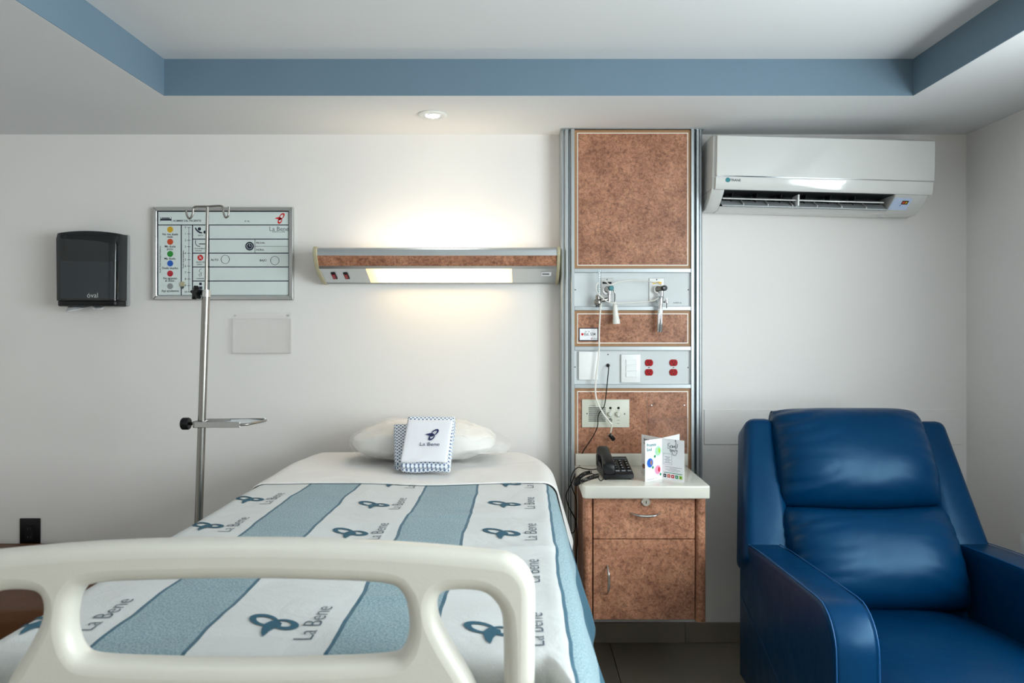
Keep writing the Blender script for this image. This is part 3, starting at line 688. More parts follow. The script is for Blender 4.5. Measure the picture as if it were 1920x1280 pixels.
    disc_y(MB(), hx(1092), YF + 0.0005, hz(626.5), 0.0052).build('phone_mark', 'logo_red', ca)
    ribbon_logo(lambda u, v: (hx(1109) + u, YF + 0.0005, hz(634.5) + v), 0.008, 'logo_red', ca); lettering('La Bene', 0.006, wallplane(hx(1115.5), YF + 0.0005, hz(634.5)), 'teal_knob', ca)
    # intercom
    ic = thing('nurse_intercom', 'beige nurse-call intercom plate with grille and knobs on the headwall', 'intercom', (hx(1135), YF, hz(801)))
    yi = YF + 0.003
    bp = MB().box(hx(1091), hx(1180), yi - 0.006, yi, hz(801), hz(748.5), 0.002).build('face_plate', 'intercom_beige', ic, True)
    for k in range(13):
        z = hz(763.5 + 2.15 * k); MB().box(hx(1103.5), hx(1135.5), yi - 0.0066, yi - 0.0055, z - 0.0011, z + 0.0011).build('grille_slot', 'vent_dark', ic)
    for a, c in ((1144.5, 764.5), (1159.5, 764.5)): MB().lathe([(0.0, 0.004), (0.0035, 0.0035), (0.005, 0.001), (0.0055, 0)], (hx(a), yi - 0.006, hz(c)), (0, -1, 0), 14).build('indicator', 'black_plastic', ic, True)
    for a, c in ((1144, 775.5), (1159, 775.5)):
        kn = MB().lathe([(0.0, 0.012), (0.0085, 0.012), (0.0098, 0.010), (0.0105, 0)], (hx(a), yi - 0.006, hz(c)), (0, -1, 0), 20).build('knob', 'intercom_beige', ic, True)
        MB().box(hx(a) - 0.0012, hx(a) + 0.0012, yi - 0.0205, yi - 0.0175, hz(c) - 0.009, hz(c) + 0.009).build('pointer', 'white_plastic', kn)
    MB().lathe([(0.0, 0.008), (0.005, 0.008), (0.008, 0.004), (0.009, 0)], (hx(1144), yi - 0.006, hz(787.5)), (0, -1, 0), 14).build('socket', 'steel', ic, True)
    for a, c in ((1100.5, 775), (1171, 775.5)): MB().lathe([(0.0, 0.0012), (0.0026, 0.001), (0.003, 0)], (hx(a), yi - 0.006, hz(c)), (0, -1, 0), 10).build('screw', 'gasket_grey', ic, True)
    lettering('COMMAX', 0.006, wallplane(hx(1110.5), yi - 0.0064, hz(760)), 'ink', ic)
    for a, c in ((1144, 768.7), (1159, 768.7), (1144, 781.5), (1159, 781.5), (1159, 787.5), (1159, 793.5)):
        MB().box(hx(a - 2.6), hx(a + 2.6), yi - 0.0064, yi - 0.0058, hz(c) - 0.0007, hz(c) + 0.0007).build('caption_print', 'ink_grey', ic)
headwall()
pocket(hx(1216), hx(1288), hz(868), hz(737), YF + 0.003, 'clear acrylic leaflet pocket on the lower right of the headwall', 0.10)

# ------------------------------------------------------------------ gas fittings on the console
def fittings():
    yp = YF + 0.006
    q = lambda px, py, d: W(px, py, YF) * 1.0 if False else Vector((hx(px), yp - d, hz(py)))
    # left: oxygen flowmeter
    t = thing('oxygen_flowmeter', 'oxygen flowmeter with clear scale tube and teal knob plugged into the headwall', 'flowmeter', (hx(1130), YF, hz(575)))
    MB().tube([q(1137, 545, 0.0), q(1137, 545, 0.02)], 0.016, 16).build('adapter', 'chrome', t, True)
    MB().lathe([(0.013, 0), (0.013, 0.012), (0.010, 0.018)], q(1138, 543, 0.018), (0, -1, 0), 18).build('coupling', 'steel', t, True)
    MB().lathe([(0.009, 0.0), (0.0108, 0.003), (0.0108, 0.018), (0.009, 0.021), (0.0, 0.021)], q(1143, 541, 0.036), (0.1, -1, 0), 18).build('control_knob', 'teal_knob', t, True)
    MB().tube([q(1141.5, 543, 0.03), q(1141.5, 552, 0.03), q(1141, 553, 0.03), q(1141, 566, 0.03)], [0.009, 0.009, 0.006, 0.0055], 14).build('gas_body', 'chrome', t, True)
    MB().tube([q(1138, 561, 0.025), q(1128, 563, 0.03), q(1120, 563, 0.035)], 0.007, 12).build('cross_tube', 'steel', t, True)
    sc = MB().tube([q(1122, 558, 0.035), q(1122, 507, 0.035)], 0.0095, 18).build('scale_tube', 'flow_tube', t, True)
    MB().tube([q(1122, 557, 0.035), q(1122, 511, 0.035)], 0.0035, 10).build('inner_tube', 'white_plastic', sc, True)
    for k in range(10):
        z = 515 + 4 * k; MB().box(hx(1120), hx(1123.5), yp - 0.0450, yp - 0.0446, hz(z) - 0.0006, hz(z) + 0.0006).build('scale_mark', 'ink_grey', sc)
    MB().lathe([(0.0, -0.001), (0.013, 0), (0.0155, 0.004), (0.0155, 0.016), (0.013, 0.022), (0.010, 0.024), (0.010, 0.040), (0.0, 0.040)], q(1120, 572, 0.035), (0, 0, 1), 18).build('valve_body', 'steel', t, True)
    MB().lathe([(0.0, 0), (0.008, 0), (0.008, 0.014)], q(1119, 576, 0.035), (0, 0, 1), 12).build('outlet_tip', 'gasket_grey', t, True)
    # hanging nozzle
    nz = thing('suction_nozzle', 'white plastic cone nozzle hanging from the oxygen flowmeter tubing', 'nozzle', q(1154, 607, 0.03))
    a, b_ = q(1151, 566, 0.032), q(1154.5, 607, 0.03)
    MB().tube([a, a.lerp(b_, .12), a.lerp(b_, .14), a.lerp(b_, .55), a.lerp(b_, .80), a.lerp(b_, .81), b_], [0.006, 0.0065, 0.0085, 0.0115, 0.0135, 0.0150, 0.0155], 18).build('cone', 'nozzle', nz, True)
    MB().tube(spline([q(1146, 540, 0.045), q(1150, 550, 0.045), q(1151, 558, 0.036), a], 6), 0.0025, 8).build('hose', 'steel', nz, True)
    # right: suction regulator with double outlet tubes
    t = thing('gas_regulator', 'chrome gas regulator with black knob and long twin tube on the headwall', 'regulator', (hx(1237), YF, hz(622)))
    MB().tube([q(1232, 543, 0.0), q(1232, 543, 0.022)], 0.016, 16).build('adapter', 'chrome', t, True)
    MB().tube([q(1230, 542, 0.02), q(1240, 542, 0.03)], 0.012, 14).build('coupling', 'steel', t, True)
    kn = MB().lathe([(0.009, 0.0), (0.0115, 0.003), (0.0115, 0.020), (0.0095, 0.024), (0.0, 0.024)], q(1241, 541, 0.038), (0.1, -1, 0), 18).build('control_knob', 'black_plastic', t, True)
    MB().box(hx(1239.5) - 0.001, hx(1239.5) + 0.0055, yp - 0.0628, yp - 0.0618, hz(541) - 0.0008, hz(541) + 0.0008).build('knob_mark', 'paper', kn)
    MB().tube([q(1238, 546, 0.035), q(1238, 556, 0.035), q(1237.5, 557, 0.035), q(1236, 562, 0.035), q(1235.5, 578, 0.035), q(1235.5, 580, 0.035)], [0.0095, 0.0085, 0.012, 0.0125, 0.0098, 0.0095], 16).build('tee_body', 'chrome', t, True)
    MB().tube([q(1235.5, 579, 0.035), q(1235.5, 588, 0.035)], 0.0102, 16).build('collar', 'white_plastic', t, True)
    for dx in (-2.6, 2.6): MB().tube([q(1235.3 + dx, 588, 0.035), q(1234.5 + dx * 0.95, 621, 0.035), q(1234.5 + dx * 0.95, 622.5, 0.035)], [0.0056, 0.0056, 0.004], 12).build('outlet_tube', 'chrome', t, True)
    MB().tube([q(1238, 566, 0.035), q(1247, 566, 0.035)], 0.004, 10).build('side_arm', 'steel', t, True)
    MB().lathe([(0.0, 0), (0.006, 0), (0.006, 0.012), (0.0, 0.012)], q(1247.5, 568, 0.035), (0, 0, 1), 12).build('side_valve', 'chrome', t, True)
    MB().tube([q(1247.5, 566, 0.035), q(1247.5, 578, 0.035)], 0.0024, 8).build('valve_stem', 'steel', t, True)
    MB().tube([q(1247, 559, 0.035), q(1247, 564, 0.035)], 0.0045, 10).build('valve_cap', 'white_plastic', t, True)
    # white tubing looped between the two fittings
    o = MB().tube(spline([q(1127, 528, 0.05), q(1134, 530, 0.062), q(1141, 536, 0.066), q(1150, 532, 0.052), q(1166, 528, 0.03), q(1185, 526, 0.025), q(1210, 528, 0.03), q(1226, 531, 0.045), q(1236, 536, 0.06)], 8), 0.0024, 8).build('oxygen_tubing', 'cable_white', None, True)
    tag(o, 'white tubing arching above from flowmeter to the chrome regulator', 'tubing', 'white tubing on the headwall')
    o = MB().tube(spline([q(1120, 530, 0.050), q(1115.5, 538, 0.052), q(1117, 548, 0.053), q(1125, 557, 0.053), q(1137, 566, 0.052), q(1152, 569, 0.050), q(1180, 568, 0.04), q(1208, 566, 0.035), q(1222, 564, 0.045), q(1231, 559, 0.052)], 8), 0.0024, 8).build('oxygen_tubing', 'cable_white', None, True)
    tag(o, 'white tubing sagging below from flowmeter to the chrome regulator', 'tubing', 'white tubing on the headwall')
    # nurse-call cord with black clip end
    t = thing('nurse_call_cord', 'long white nurse-call cord hanging down the headwall to a black clip', 'cord', q(1145, 822, 0.02))
    MB().tube(spline([q(1125, 569, 0.05), q(1124, 582, 0.045), q(1122.5, 620, 0.03), q(1122, 660, 0.028), q(1117, 705, 0.028), q(1115.5, 733, 0.028), q(1119, 752, 0.03), q(1130, 774, 0.032), q(1141, 788, 0.034), q(1146, 794, 0.034)], 8), 0.0032, 8).build('cord', 'cable_white', t, True)
    MB().tube([q(1146, 793, 0.034), q(1145, 800, 0.034), q(1143.5, 809, 0.034)], [0.004, 0.0036, 0.003], 10).build('strain_relief', 'intercom_beige', t, True)
    c0, c1 = q(1141, 812, 0.034), q(1150, 823, 0.034)
    MB().tube([c0, c0.lerp(c1, .1), c0.lerp(c1, .9), c1], [0.005, 0.0085, 0.0085, 0.006], 10).build('clip', 'black_plastic', t, True)
    MB().tube([q(1138, 816, 0.036), q(1143, 810, 0.036), q(1146, 813, 0.036)], 0.0022, 8).build('clip_wire', 'steel', t, True)
    # black aerial cable from jack down beside the counter
    o = MB().tube(spline([q(1140.5, 685, 0.016), q(1140, 694, 0.022), q(1137, 725, 0.022), q(1133, 757, 0.022), q(1128, 766, 0.022), q(1121, 778, 0.022), q(1119, 800, 0.022), q(1108, 822, 0.022), q(1091, 848, 0.022), q(1087, 868, 0.024),
                          q(1078, 884, 0.045), q(1070, 902, 0.05), q(1061, 925, 0.03), q(1066, 948, 0.02), q(1079, 975, 0.02), q(1082, 1010, 0.02), q(1080, 1045, 0.02), q(1080, 1110, 0.02), q(1077, 1180, 0.02)], 8), 0.0021, 8).build('black_cable', 'black_rubber', None, True)
    tag(o, 'thin black cable running from headwall jack down past the phone', 'cable', 'black cables beside the nightstand')
    return
fittings()

# ------------------------------------------------------------------ air conditioner
def aircon():
    c = W(1543, 325, 3.0); x0, z0 = 1.196, 1.945
    t = thing('air_conditioner', 'white split air conditioner hung slightly tilted near the ceiling', 'air conditioner', (x0, D - 0.004, z0), (0, R(1.55), 0), True)
    hw = 0.437; T_, B_ = 0.158, -0.135       # local top / bottom
    y = lambda d: -d
    body = [(y(0), T_ - 0.006), (y(0.03), T_), (y(0.175), T_ - 0.002), (y(0.19), T_ - 0.012), (y(0.195), -0.06), (y(0.180), -0.075), (y(0.12), -0.115), (y(0.085), -0.134), (y(0.02), B_), (y(0), B_ + 0.01)]
    # rear casing (full profile, but cut away where the outlet is)
    b = MB()
    b.prism([(y(0), T_ - 0.006), (y(0.03), T_), (y(0.175), T_ - 0.002), (y(0.187), T_ - 0.012), (y(0.187), -0.062), (y(0), -0.062)], 'x', -hw, hw, 0.004)
    b.build('casing', 'ac_white', t, True, 35)
    lowl = [(y(0), -0.061), (y(0.185), -0.061), (y(0.175), -0.076), (y(0.118), -0.116), (y(0.085), -0.132), (y(0.02), B_), (y(0), B_ + 0.01)]
    xo0, xo1 = -0.385, 0.30
    MB().prism(lowl, 'x', -hw, xo0, 0.003).build('end_block', 'ac_white', t, True, 35)
    MB().prism(lowl, 'x', xo1, hw - 0.006, 0.003).build('end_block', 'ac_white', t, True, 35)
    MB().prism([(y(0), -0.118), (y(0.110), -0.1195), (y(0.085), -0.132), (y(0.02), B_), (y(0), B_ + 0.01)], 'x', xo0, xo1).build('lower_tray', 'ac_white', t)
    MB().box(xo0, xo1, y(0.172), y(0.05), -0.0655, -0.0622).build('outlet_cavity', 'vent_dark', t)
    MB().prism([(y(0.0), -0.062), (y(0.05), -0.062), (y(0.06), -0.118), (y(0), -0.118)], 'x', xo0, xo1).build('outlet_cavity', 'vent_dark', t)
    # front panel with slight bow
    fp = [(y(0.186), T_ - 0.010), (y(0.190), T_ - 0.004), (y(0.203), T_ - 0.012), (y(0.207), 0.06), (y(0.206), -0.012), (y(0.186), -0.012)]
    MB().prism(fp, 'x', -hw + 0.012, hw + 0.006, 0.003).build('front_panel', 'ac_white', t, True, 35)
    MB().prism([(y(0.186), -0.0165), (y(0.206), -0.0165), (y(0.204), -0.055), (y(0.196), -0.066), (y(0.186), -0.066)], 'x', -hw + 0.010, hw + 0.002, 0.003).build('front_fascia', 'ac_white', t, True, 35)
    MB().box(-hw + 0.014, hw + 0.002, y(0.2072), y(0.186), -0.0163, -0.0122).build('silver_strip', 'chrome', t)
    # vanes
    vm = Matrix.Translation((0, y(0.118), -0.1085)) @ Matrix.Rotation(R(30), 4, 'X')
    MB().box(xo0 + 0.004, xo1 - 0.012, -0.026, 0.028, -0.003, 0.003, 0.002, 2, vm).build('louver', 'vane_grey', t)
    vm2 = Matrix.Translation((0, y(0.146), -0.0925)) @ Matrix.Rotation(R(20), 4, 'X')
    MB().box(xo0 + 0.002, xo1 - 0.030, -0.006, 0.012, -0.0025, 0.0025, 0.001, 1, vm2).build('louver', 'ac_white', t)
    for k in range(6):
        x = xo0 + 0.09 + 0.1 * k
        MB().box(x - 0.0018, x + 0.0018, -0.024, 0.02, 0.0, 0.010, 0.0006, 1, vm).build('vane_rib', 'ac_white', t)
        MB().prism([(y(0.065), -0.066), (y(0.13), -0.066), (y(0.10), -0.112), (y(0.065), -0.114)], 'x', x - 0.042, x - 0.040).build('vane_rib', 'vent_dark', t)
    MB().box(-0.083, -0.077, y(0.165), y(0.10), -0.118, -0.072, 0.001, 1).build('louver_pivot', 'white_plastic', t)
    fn = lambda x, z, d: (lambda u, v: (x + u, y(d), z + v))
    b = MB(); disc_y(b, -hw + 0.058, y(0.2062), -0.030, 0.0095).build('logo_disc', 'print_teal', t)
    lettering('TRANE', 0.0135, fn(-hw + 0.088, -0.0303, 0.2062), 'ink', t, thin=0.015)
    # display plate with sticker on the right of the outlet
    q0, q1 = Vector((0, y(0.176), -0.0765)), Vector((0, y(0.118), -0.117)); nn = Vector((0, -(q1 - q0).z, (q1 - q0).y)).normalized()
    if nn.y > 0: nn = -nn
    def sl(x, s, l): p_ = q0.lerp(q1, s) + nn * l; return (x, p_.y, p_.z)
    def patch(a, c, s0, s1, l, nm, m): MB().add([sl(a, s0, l), sl(c, s0, l), sl(c, s1, l), sl(a, s1, l)], [(0, 1, 2, 3)]).build(nm, m, t)
    patch(xo1 + 0.002, xo1 + 0.075, 0.02, 0.98, 0.0006, 'display_plate', 'sky_sticker')
    patch(xo1 + 0.040, xo1 + 0.066, 0.22, 0.52, 0.0010, 'rating_sticker', 'black_plastic'); patch(xo1 + 0.043, xo1 + 0.053, 0.28, 0.46, 0.0014, 'rating_sticker', 'dot_orange'); patch(xo1 + 0.055, xo1 + 0.062, 0.28, 0.46, 0.0014, 'rating_sticker', 'dot_yellow')
    patch(xo1 + 0.039, xo1 + 0.043, 0.58, 0.66, 0.0010, 'status_light', 'dot_blue')
    return t
aircon()

# ------------------------------------------------------------------ wall-hung bedside cabinet
CT = 0.772      # counter height
def cabinet():
    xa, xb = 0.215, 0.667; yf, yb = 2.668, YF - 0.001
    t = thing('bedside_cabinet', 'wall-hung brown laminate bedside cabinet with one drawer and one door', 'cabinet', ((xa + xb) / 2, YF, 0.276))
    ct = thing('counter_top', 'white counter slab with backsplash on top of the bedside cabinet', 'counter', ((xa + xb) / 2, YF, CT - 0.046))
    MB().prism([(xa + 0.012, yf), (xb, yf), (xb + 0.005, yf + 0.01), (xb + 0.005, yb), (xa, yb), (xa, yf + 0.012)], 'z', CT - 0.046, CT, 0.005, 3).build('slab', 'counter', ct, True, 50)
    MB().box(hx(1078.5), hx(1296) - 0.016, YF - 0.022, YF - 0.001, CT - 0.001, hz(849), 0.004).build('backsplash', 'counter', ct, True)
    zb, zt = 0.276, CT - 0.047; fy = 2.70
    k = F / fy; fx = lambda px: (px - CX) / k; fz = lambda py: H - (py - CY) / k
    MB().box(xa + 0.015, xb - 0.02, fy + 0.022, yb, zb + 0.012, zt).build('carcass', 'laminate', t)
    # rounded corner posts
    for (a, c) in ((xa + 0.004, fx(1111)), (fx(1304), fx(1323.5))):
        pr = rrect(a, c, fy - 0.010, fy + 0.05, 0.017, 6); MB().prism(pr, 'z', zb, zt).build('corner_post', 'laminate', t, True, 35)
    da, dc = fx(1112.5), fx(1302.5)
    MB().box(fx(1110), fx(1305), fy + 0.016, fy + 0.024, zb + 0.02, zt).build('front_shadow_gap', 'black_rubber', t)
    dr = MB().box(da, dc, fy - 0.002, fy + 0.018, fz(1009.5), zt - 0.002, 0.0015, 1).build('drawer', 'laminate', t)
    do = MB().box(da, dc, fy - 0.002, fy + 0.018, fz(1161), fz(1011), 0.0015, 1).build('door', 'laminate', t)
    lx, lz = fx(1211), fz(940)
    MB().lathe([(0.0165, 0.0), (0.0165, 0.004), (0.0145, 0.006), (0.0105, 0.006), (0.0105, 0.005), (0.0, 0.005)], (lx, fy - 0.002, lz), (0, -1, 0), 24).build('lock', 'chrome', dr, True)
    MB().box(lx - 0.0012, lx + 0.0012, fy - 0.0085, fy - 0.0065, lz - 0.006, lz + 0.004).build('keyhole', 'black_rubber', dr)
    def pull(p0, p1, bow, out, nm, par):
        p0, p1 = Vector(p0), Vector(p1); pts = []; rs = []
        for i in range(15):
            s = i / 14; h_ = math.sin(PI * s); p_ = p0.lerp(p1, s) + Vector(bow) * h_ + Vector((0, -out * min(1, h_ * 1.6), 0)); pts.append(p_); rs.append(0.0028 + 0.0018 * h_)
        MB().tube(pts, rs, 10).build(nm, 'steel_brushed', par, True)
    pull((fx(1183), fy - 0.002, fz(961)), (fx(1238), fy - 0.002, fz(961)), (0, 0, -0.006), 0.026, 'handle', dr)
    pull((fx(1138.5), fy - 0.002, fz(1059)), (fx(1138.5), fy - 0.002, fz(1113)), (0.003, 0, 0), 0.026, 'handle', do)
cabinet()

# ------------------------------------------------------------------ telephone
def phone():
    t = thing('desk_telephone', 'black corded desk telephone on the bedside counter', 'telephone', (0.352, 2.855, CT), (0, 0, R(3)), True); t.scale = (0.86, 0.86, 0.86)
    # local: x right, y back, z up
    w_, d_ = 0.135, 0.19
    side = [(-d_ / 2, 0.006), (-d_ / 2, 0.024), (-d_ / 2 + 0.01, 0.03), (d_ / 2 - 0.02, 0.072), (d_ / 2, 0.068), (d_ / 2, 0.006)]
    MB().prism(side, 'x', -w_ / 2, w_ / 2, 0.005).build('base', 'black_plastic', t, True, 40)
    for x in (-w_ / 2 + 0.015, w_ / 2 - 0.015):
        for y in (-d_ / 2 + 0.015, d_ / 2 - 0.015): MB().lathe([(0.007, 0), (0.007, 0.007)], (x, y, 0.0), seg=10).build('rubber_foot', 'black_rubber', t)
    sl = math.atan2(0.042, d_ - 0.03)
    m0 = Matrix.Translation((0, -d_ / 2 + 0.01, 0.0305)) @ Matrix.Rotation(sl, 4, 'X')
    for r in range(5):
        for c in range(3):
            x = 0.0 + 0.026 * c; y = 0.016 + 0.024 * r
            if r == 0: kk = MB().box(x - 0.009, x + 0.009, y - 0.004, y + 0.004, -0.001, 0.003, 0.001, 1, m0).build('button', 'key_grey', t)
            else:
                kk = MB().box(x - 0.008, x + 0.008, y - 0.007, y + 0.007, -0.001, 0.0045, 0.002, 1, m0).build('button', 'black_plastic', t)
                s = ['*0#', '789', '456', '123'][r - 1][c]
                v, f = text_geo(s, 0.012); b = MB().add([m0 @ Vector((x + q[0], y + q[1], 0.0049)) for q in v], f); b.build('digit', 'paper', kk, recalc=False)
    MB().box(-0.012, 0.062, 0.132, 0.152, -0.001, 0.0015, 0.0008, 1, m0).build('name_strip', 'gasket_grey', t)
    # handset lying front to back on the left cradle
    hs = []
    n = 22; hx_ = -w_ / 2 + 0.028
    def ring(s):
        y = -d_ / 2 - 0.004 + (d_ + 0.012) * s
        z = 0.045 + 0.048 * s + 0.020 * math.sin(PI * s)
        e = min(1, (s * (1 - s)) * 18) ** 0.35 if 0 < s < 1 else 0.45
        ww = (0.026 + 0.003 * math.cos(2 * PI * s)) * (0.62 + 0.38 * e); hh = (0.017 + 0.009 * abs(math.cos(PI * s)) ** 2) * (0.5 + 0.5 * e)
        return [(hx_ + ww * math.copysign(abs(math.cos(a)) ** 0.6, math.cos(a)), y, z + hh * math.copysign(abs(math.sin(a)) ** 0.7, math.sin(a))) for a in (2 * PI * k / 20 for k in range(20))]
    b = MB(); vs = []
    for i in range(n + 1): vs += ring(i / n)
    fs = [(i * 20 + k, i * 20 + (k + 1) % 20, (i + 1) * 20 + (k + 1) % 20, (i + 1) * 20 + k) for i in range(n) for k in range(20)] + [tuple(range(20)), tuple(n * 20 + k for k in range(20))]
    b.add(vs, fs).build('handset', 'black_plastic', t, True, 50)
    MB().box(-w_ / 2 - 0.004, -w_ / 2 + 0.056, 0.045, d_ / 2 - 0.002, 0.03, 0.086, 0.008).build('cradle', 'black_plastic', t, True)
    MB().box(-w_ / 2 + 0.002, -w_ / 2 + 0.052, -d_ / 2 + 0.006, -0.04, 0.02, 0.042, 0.006).build('cradle', 'black_plastic', t, True)
    # coiled cord: leaves the handset, hangs over the counter edge and comes back
    wv = t.matrix_basis.inverted() if False else None
    import mathutils
    mw = Matrix.Translation(t.location) @ Matrix.Rotation(R(3), 4, 'Z') @ Matrix.Scale(0.86, 4); inv = mw.inverted()
    c0 = [W(1122, 893, 2.74), W(1112, 896, 2.73), W(1100, 900, 2.72), W(1086, 906, 2.72), W(1080, 909, 2.74), W(1081, 903, 2.78), W(1087, 896, 2.80), W(1096, 890, 2.82), W(1108, 887, 2.83)]
    core = spline(c0, 40); pts = []; L = 0.0
    for i, p_ in enumerate(core):
        if i: L += (p_ - core[i - 1]).length
        tg = (core[min(i + 1, len(core) - 1)] - core[max(i - 1, 0)]).normalized(); u = tg.cross(Vector((0, 0, 1))).normalized(); v = u.cross(tg)
        pass
    # resample evenly and wind a helix
    tot = sum((core[i + 1] - core[i]).length for i in range(len(core) - 1)); N = 620; turns = tot / 0.0052; j = 0; acc = 0.0
    seglen = [(core[i + 1] - core[i]).length for i in range(len(core) - 1)]
    for i in range(N + 1):
        s = tot * i / N
        while j < len(seglen) - 1 and acc + seglen[j] < s: acc += seglen[j]; j += 1
        f = (s - acc) / seglen[j]; p_ = core[j].lerp(core[j + 1], min(1, max(0, f)))
        tg = (core[j + 1] - core[j]).normalized(); u = tg.cross(Vector((0, 0, 1))).normalized(); v = u.cross(tg); a = 2 * PI * turns * i / N
        pts.append(inv @ (p_ + (u * math.cos(a) + v * math.sin(a)) * 0.0068 + Vector((0, 0, 0.004))))
    cc = MB().tube(pts, 0.0019, 5).build('coiled_cord', 'black_rubber', t, True)
    MB().tube([inv @ q for q in spline([W(1122, 893, 2.74), W(1123, 898, 2.715), W(1127, 901, 2.70), W(1131, 898, 2.72), W(1134, 895, 2.735)], 6)], 0.0021, 7).build('cord_end', 'black_rubber', t, True)
    MB().tube([inv @ q for q in spline([W(1108, 887, 2.83), W(1114, 889, 2.81), W(1120, 889, 2.79)], 6)], 0.0021, 7).build('cord_end', 'black_rubber', t, True)
    o = MB().tube(spline([W(1120, 879, 2.93), W(1108, 880, 2.96), W(1094, 878, 2.98), W(1084, 876, 3.0), W(1075, 884, 3.0), W(1070, 900, 3.0), W(1074, 918, 2.99), W(1080, 935, 2.99), W(1081, 960, 3.0), W(1077, 995, 3.02), W(1067, 1002, 3.04), W(1072, 1030, 3.05), W(1076, 1090, 3.05), W(1074, 1150, 3.05)], 8), 0.0021, 8).build('black_cable', 'black_rubber', None, True)
    tag(o, 'thin black telephone line leaving the phone and dropping behind the counter', 'cable', 'black cables beside the nightstand')
phone()

# ------------------------------------------------------------------ folded promotional leaflet, standing open like an X
def leaflet():
    c = W(1241, 893, 2.80); c.z = CT
    t = thing('promo_leaflet', 'white folded cafe menu leaflet standing open on the bedside counter', 'leaflet', c)
    hgt = 0.152
    FL, FR = Vector(((1209.5 - CX) / F * 2.74, 2.74, CT)), Vector(((1283 - CX) / F * 2.735, 2.735, CT))
    BL, BR = Vector(((1203 - CX) / F * 2.90, 2.90, CT)), Vector(((1274 - CX) / F * 2.91, 2.91, CT))
    def panel(a, b_, nm):
        d = (b_ - a).normalized(); n_ = Vector((d.y, -d.x, 0)) * 0.0006; up = Vector((0, 0, hgt))
        vs = [a + n_, b_ + n_, b_ + n_ + up, a + n_ + up, a - n_, b_ - n_, b_ - n_ + up, a - n_ + up]
        MB().add(vs, [(0, 1, 2, 3), (4, 5, 6, 7), (0, 1, 5, 4), (1, 2, 6, 5), (2, 3, 7, 6), (3, 0, 4, 7)]).build(nm, 'paper', t)
        nn = Vector((d.y, -d.x, 0)); nn = nn if nn.y < 0 else -nn
        return lambda u, v, l=0.0011: a + d * (u * (b_ - a).length) + Vector((0, 0, v * hgt)) + nn * l
    e = Vector((0, 0.001, 0))
    pl = panel(FL, c - e, 'left_page'); pr = panel(c - e, FR, 'right_page'); bl = panel(BL, c + e, 'back_page'); br = panel(c + e, BR, 'back_page')
    lw, rw = (c - FL).length, (FR - c).length
    def T(s, fn, u, v, size, m, wd, al='CENTER', thin=0.0): lettering(s, size, lambda a, b_: fn(u + a / wd, v + b_ / hgt), m, t, align=al, thin=thin)
    T('Promos', pl, 0.08, 0.87, 0.0165, 'print_teal', lw, 'LEFT', 0.02); T('Soul', pl, 0.08, 0.765, 0.0165, 'print_teal', lw, 'LEFT', 0.02)
    def disc(fn, u, v, r, wd, m, l=0.0011, a0=0, a1=360):
        n = 24; vs = [fn(u, v, l)] + [fn(u + r * math.cos(R(a0 + (a1 - a0) * k / n)) / wd, v + r * math.sin(R(a0 + (a1 - a0) * k / n)) / hgt, l) for k in range(n + 1)]
        MB().add(vs, [(0, 1 + k, 2 + k) for k in range(n)]).build('printed_picture', m, t)
    for (u, v, m, m2, r) in ((0.76, 0.70, 'print_mint', 'ink_grey', 0.0165), (0.28, 0.44, 'dot_blue', 'print_food', 0.0165), (0.74, 0.24, 'print_pink', 'dot_red', 0.0165)):
        disc(pl, u, v, r * 1.18, lw, 'sky_sticker', 0.0010); disc(pl, u, v, r, lw, m); disc(pl, u, v, r * 0.72, lw, m2 if m != 'print_mint' else 'print_lime', 0.0013, -60, 70)
        disc(pl, u + (0.16 if m != 'print_mint' else -0.2), v - 0.12, 0.0052, lw, 'print_green', 0.0015)
    for k in range(2): MB().add([pl(0.1, 0.045 - 0.02 * k), pl(0.7 - 0.2 * k, 0.045 - 0.02 * k), pl(0.7 - 0.2 * k, 0.052 - 0.02 * k), pl(0.1, 0.052 - 0.02 * k)], [(0, 1, 2, 3)]).build('printed_text', 'ink_grey', t)
    # script logo drawn as pen strokes
    def stroke(pts): MB().tube([pr(u, v, 0.0012) for u, v in [(q.x, q.y) for q in spline([(a, b_, 0) for a, b_ in pts], 6)]], 0.0006, 5).build('script_logo', 'ink', t, True)
    stroke([(0.36, 0.90), (0.30, 0.88), (0.28, 0.84), (0.36, 0.82), (0.38, 0.79), (0.30, 0.77), (0.26, 0.79)]); stroke([(0.42, 0.80), (0.40, 0.84), (0.46, 0.85), (0.48, 0.80), (0.43, 0.79)])
    stroke([(0.50, 0.85), (0.52, 0.80), (0.58, 0.85), (0.58, 0.80)]); stroke([(0.60, 0.95), (0.62, 0.99), (0.64, 0.90), (0.62, 0.80), (0.68, 0.80), (0.72, 0.90), (0.70, 0.82)])
    stroke([(0.36, 0.72), (0.40, 0.76), (0.42, 0.68), (0.46, 0.75), (0.50, 0.70), (0.52, 0.75), (0.58, 0.70), (0.62, 0.76), (0.68, 0.72)]); stroke([(0.46, 0.68), (0.52, 0.62), (0.62, 0.62), (0.68, 0.68), (0.70, 0.76)])
    def rect(u0, u1, v0, v1, m, l=0.0011, nm='printed_block'): MB().add([pr(u0, v0, l), pr(u1, v0, l), pr(u1, v1, l), pr(u0, v1, l)], [(0, 1, 2, 3)]).build(nm, m, t)
    rect(0.07, 0.46, 0.375, 0.64, 'dot_grey', 0.0010); rect(0.08, 0.45, 0.381, 0.634, 'paper', 0.0012)
    T('Horarios', pr, 0.265, 0.605, 0.0085, 'ink', rw, thin=0.01); 
    for k, (a, b_) in enumerate(((0.15, 0.38), (0.18, 0.35), (0.12, 0.41), (0.17, 0.36), (0.12, 0.41))): rect(a, b_, 0.553 - 0.034 * k, 0.562 - 0.034 * k, 'ink_grey', 0.0014, 'printed_text')
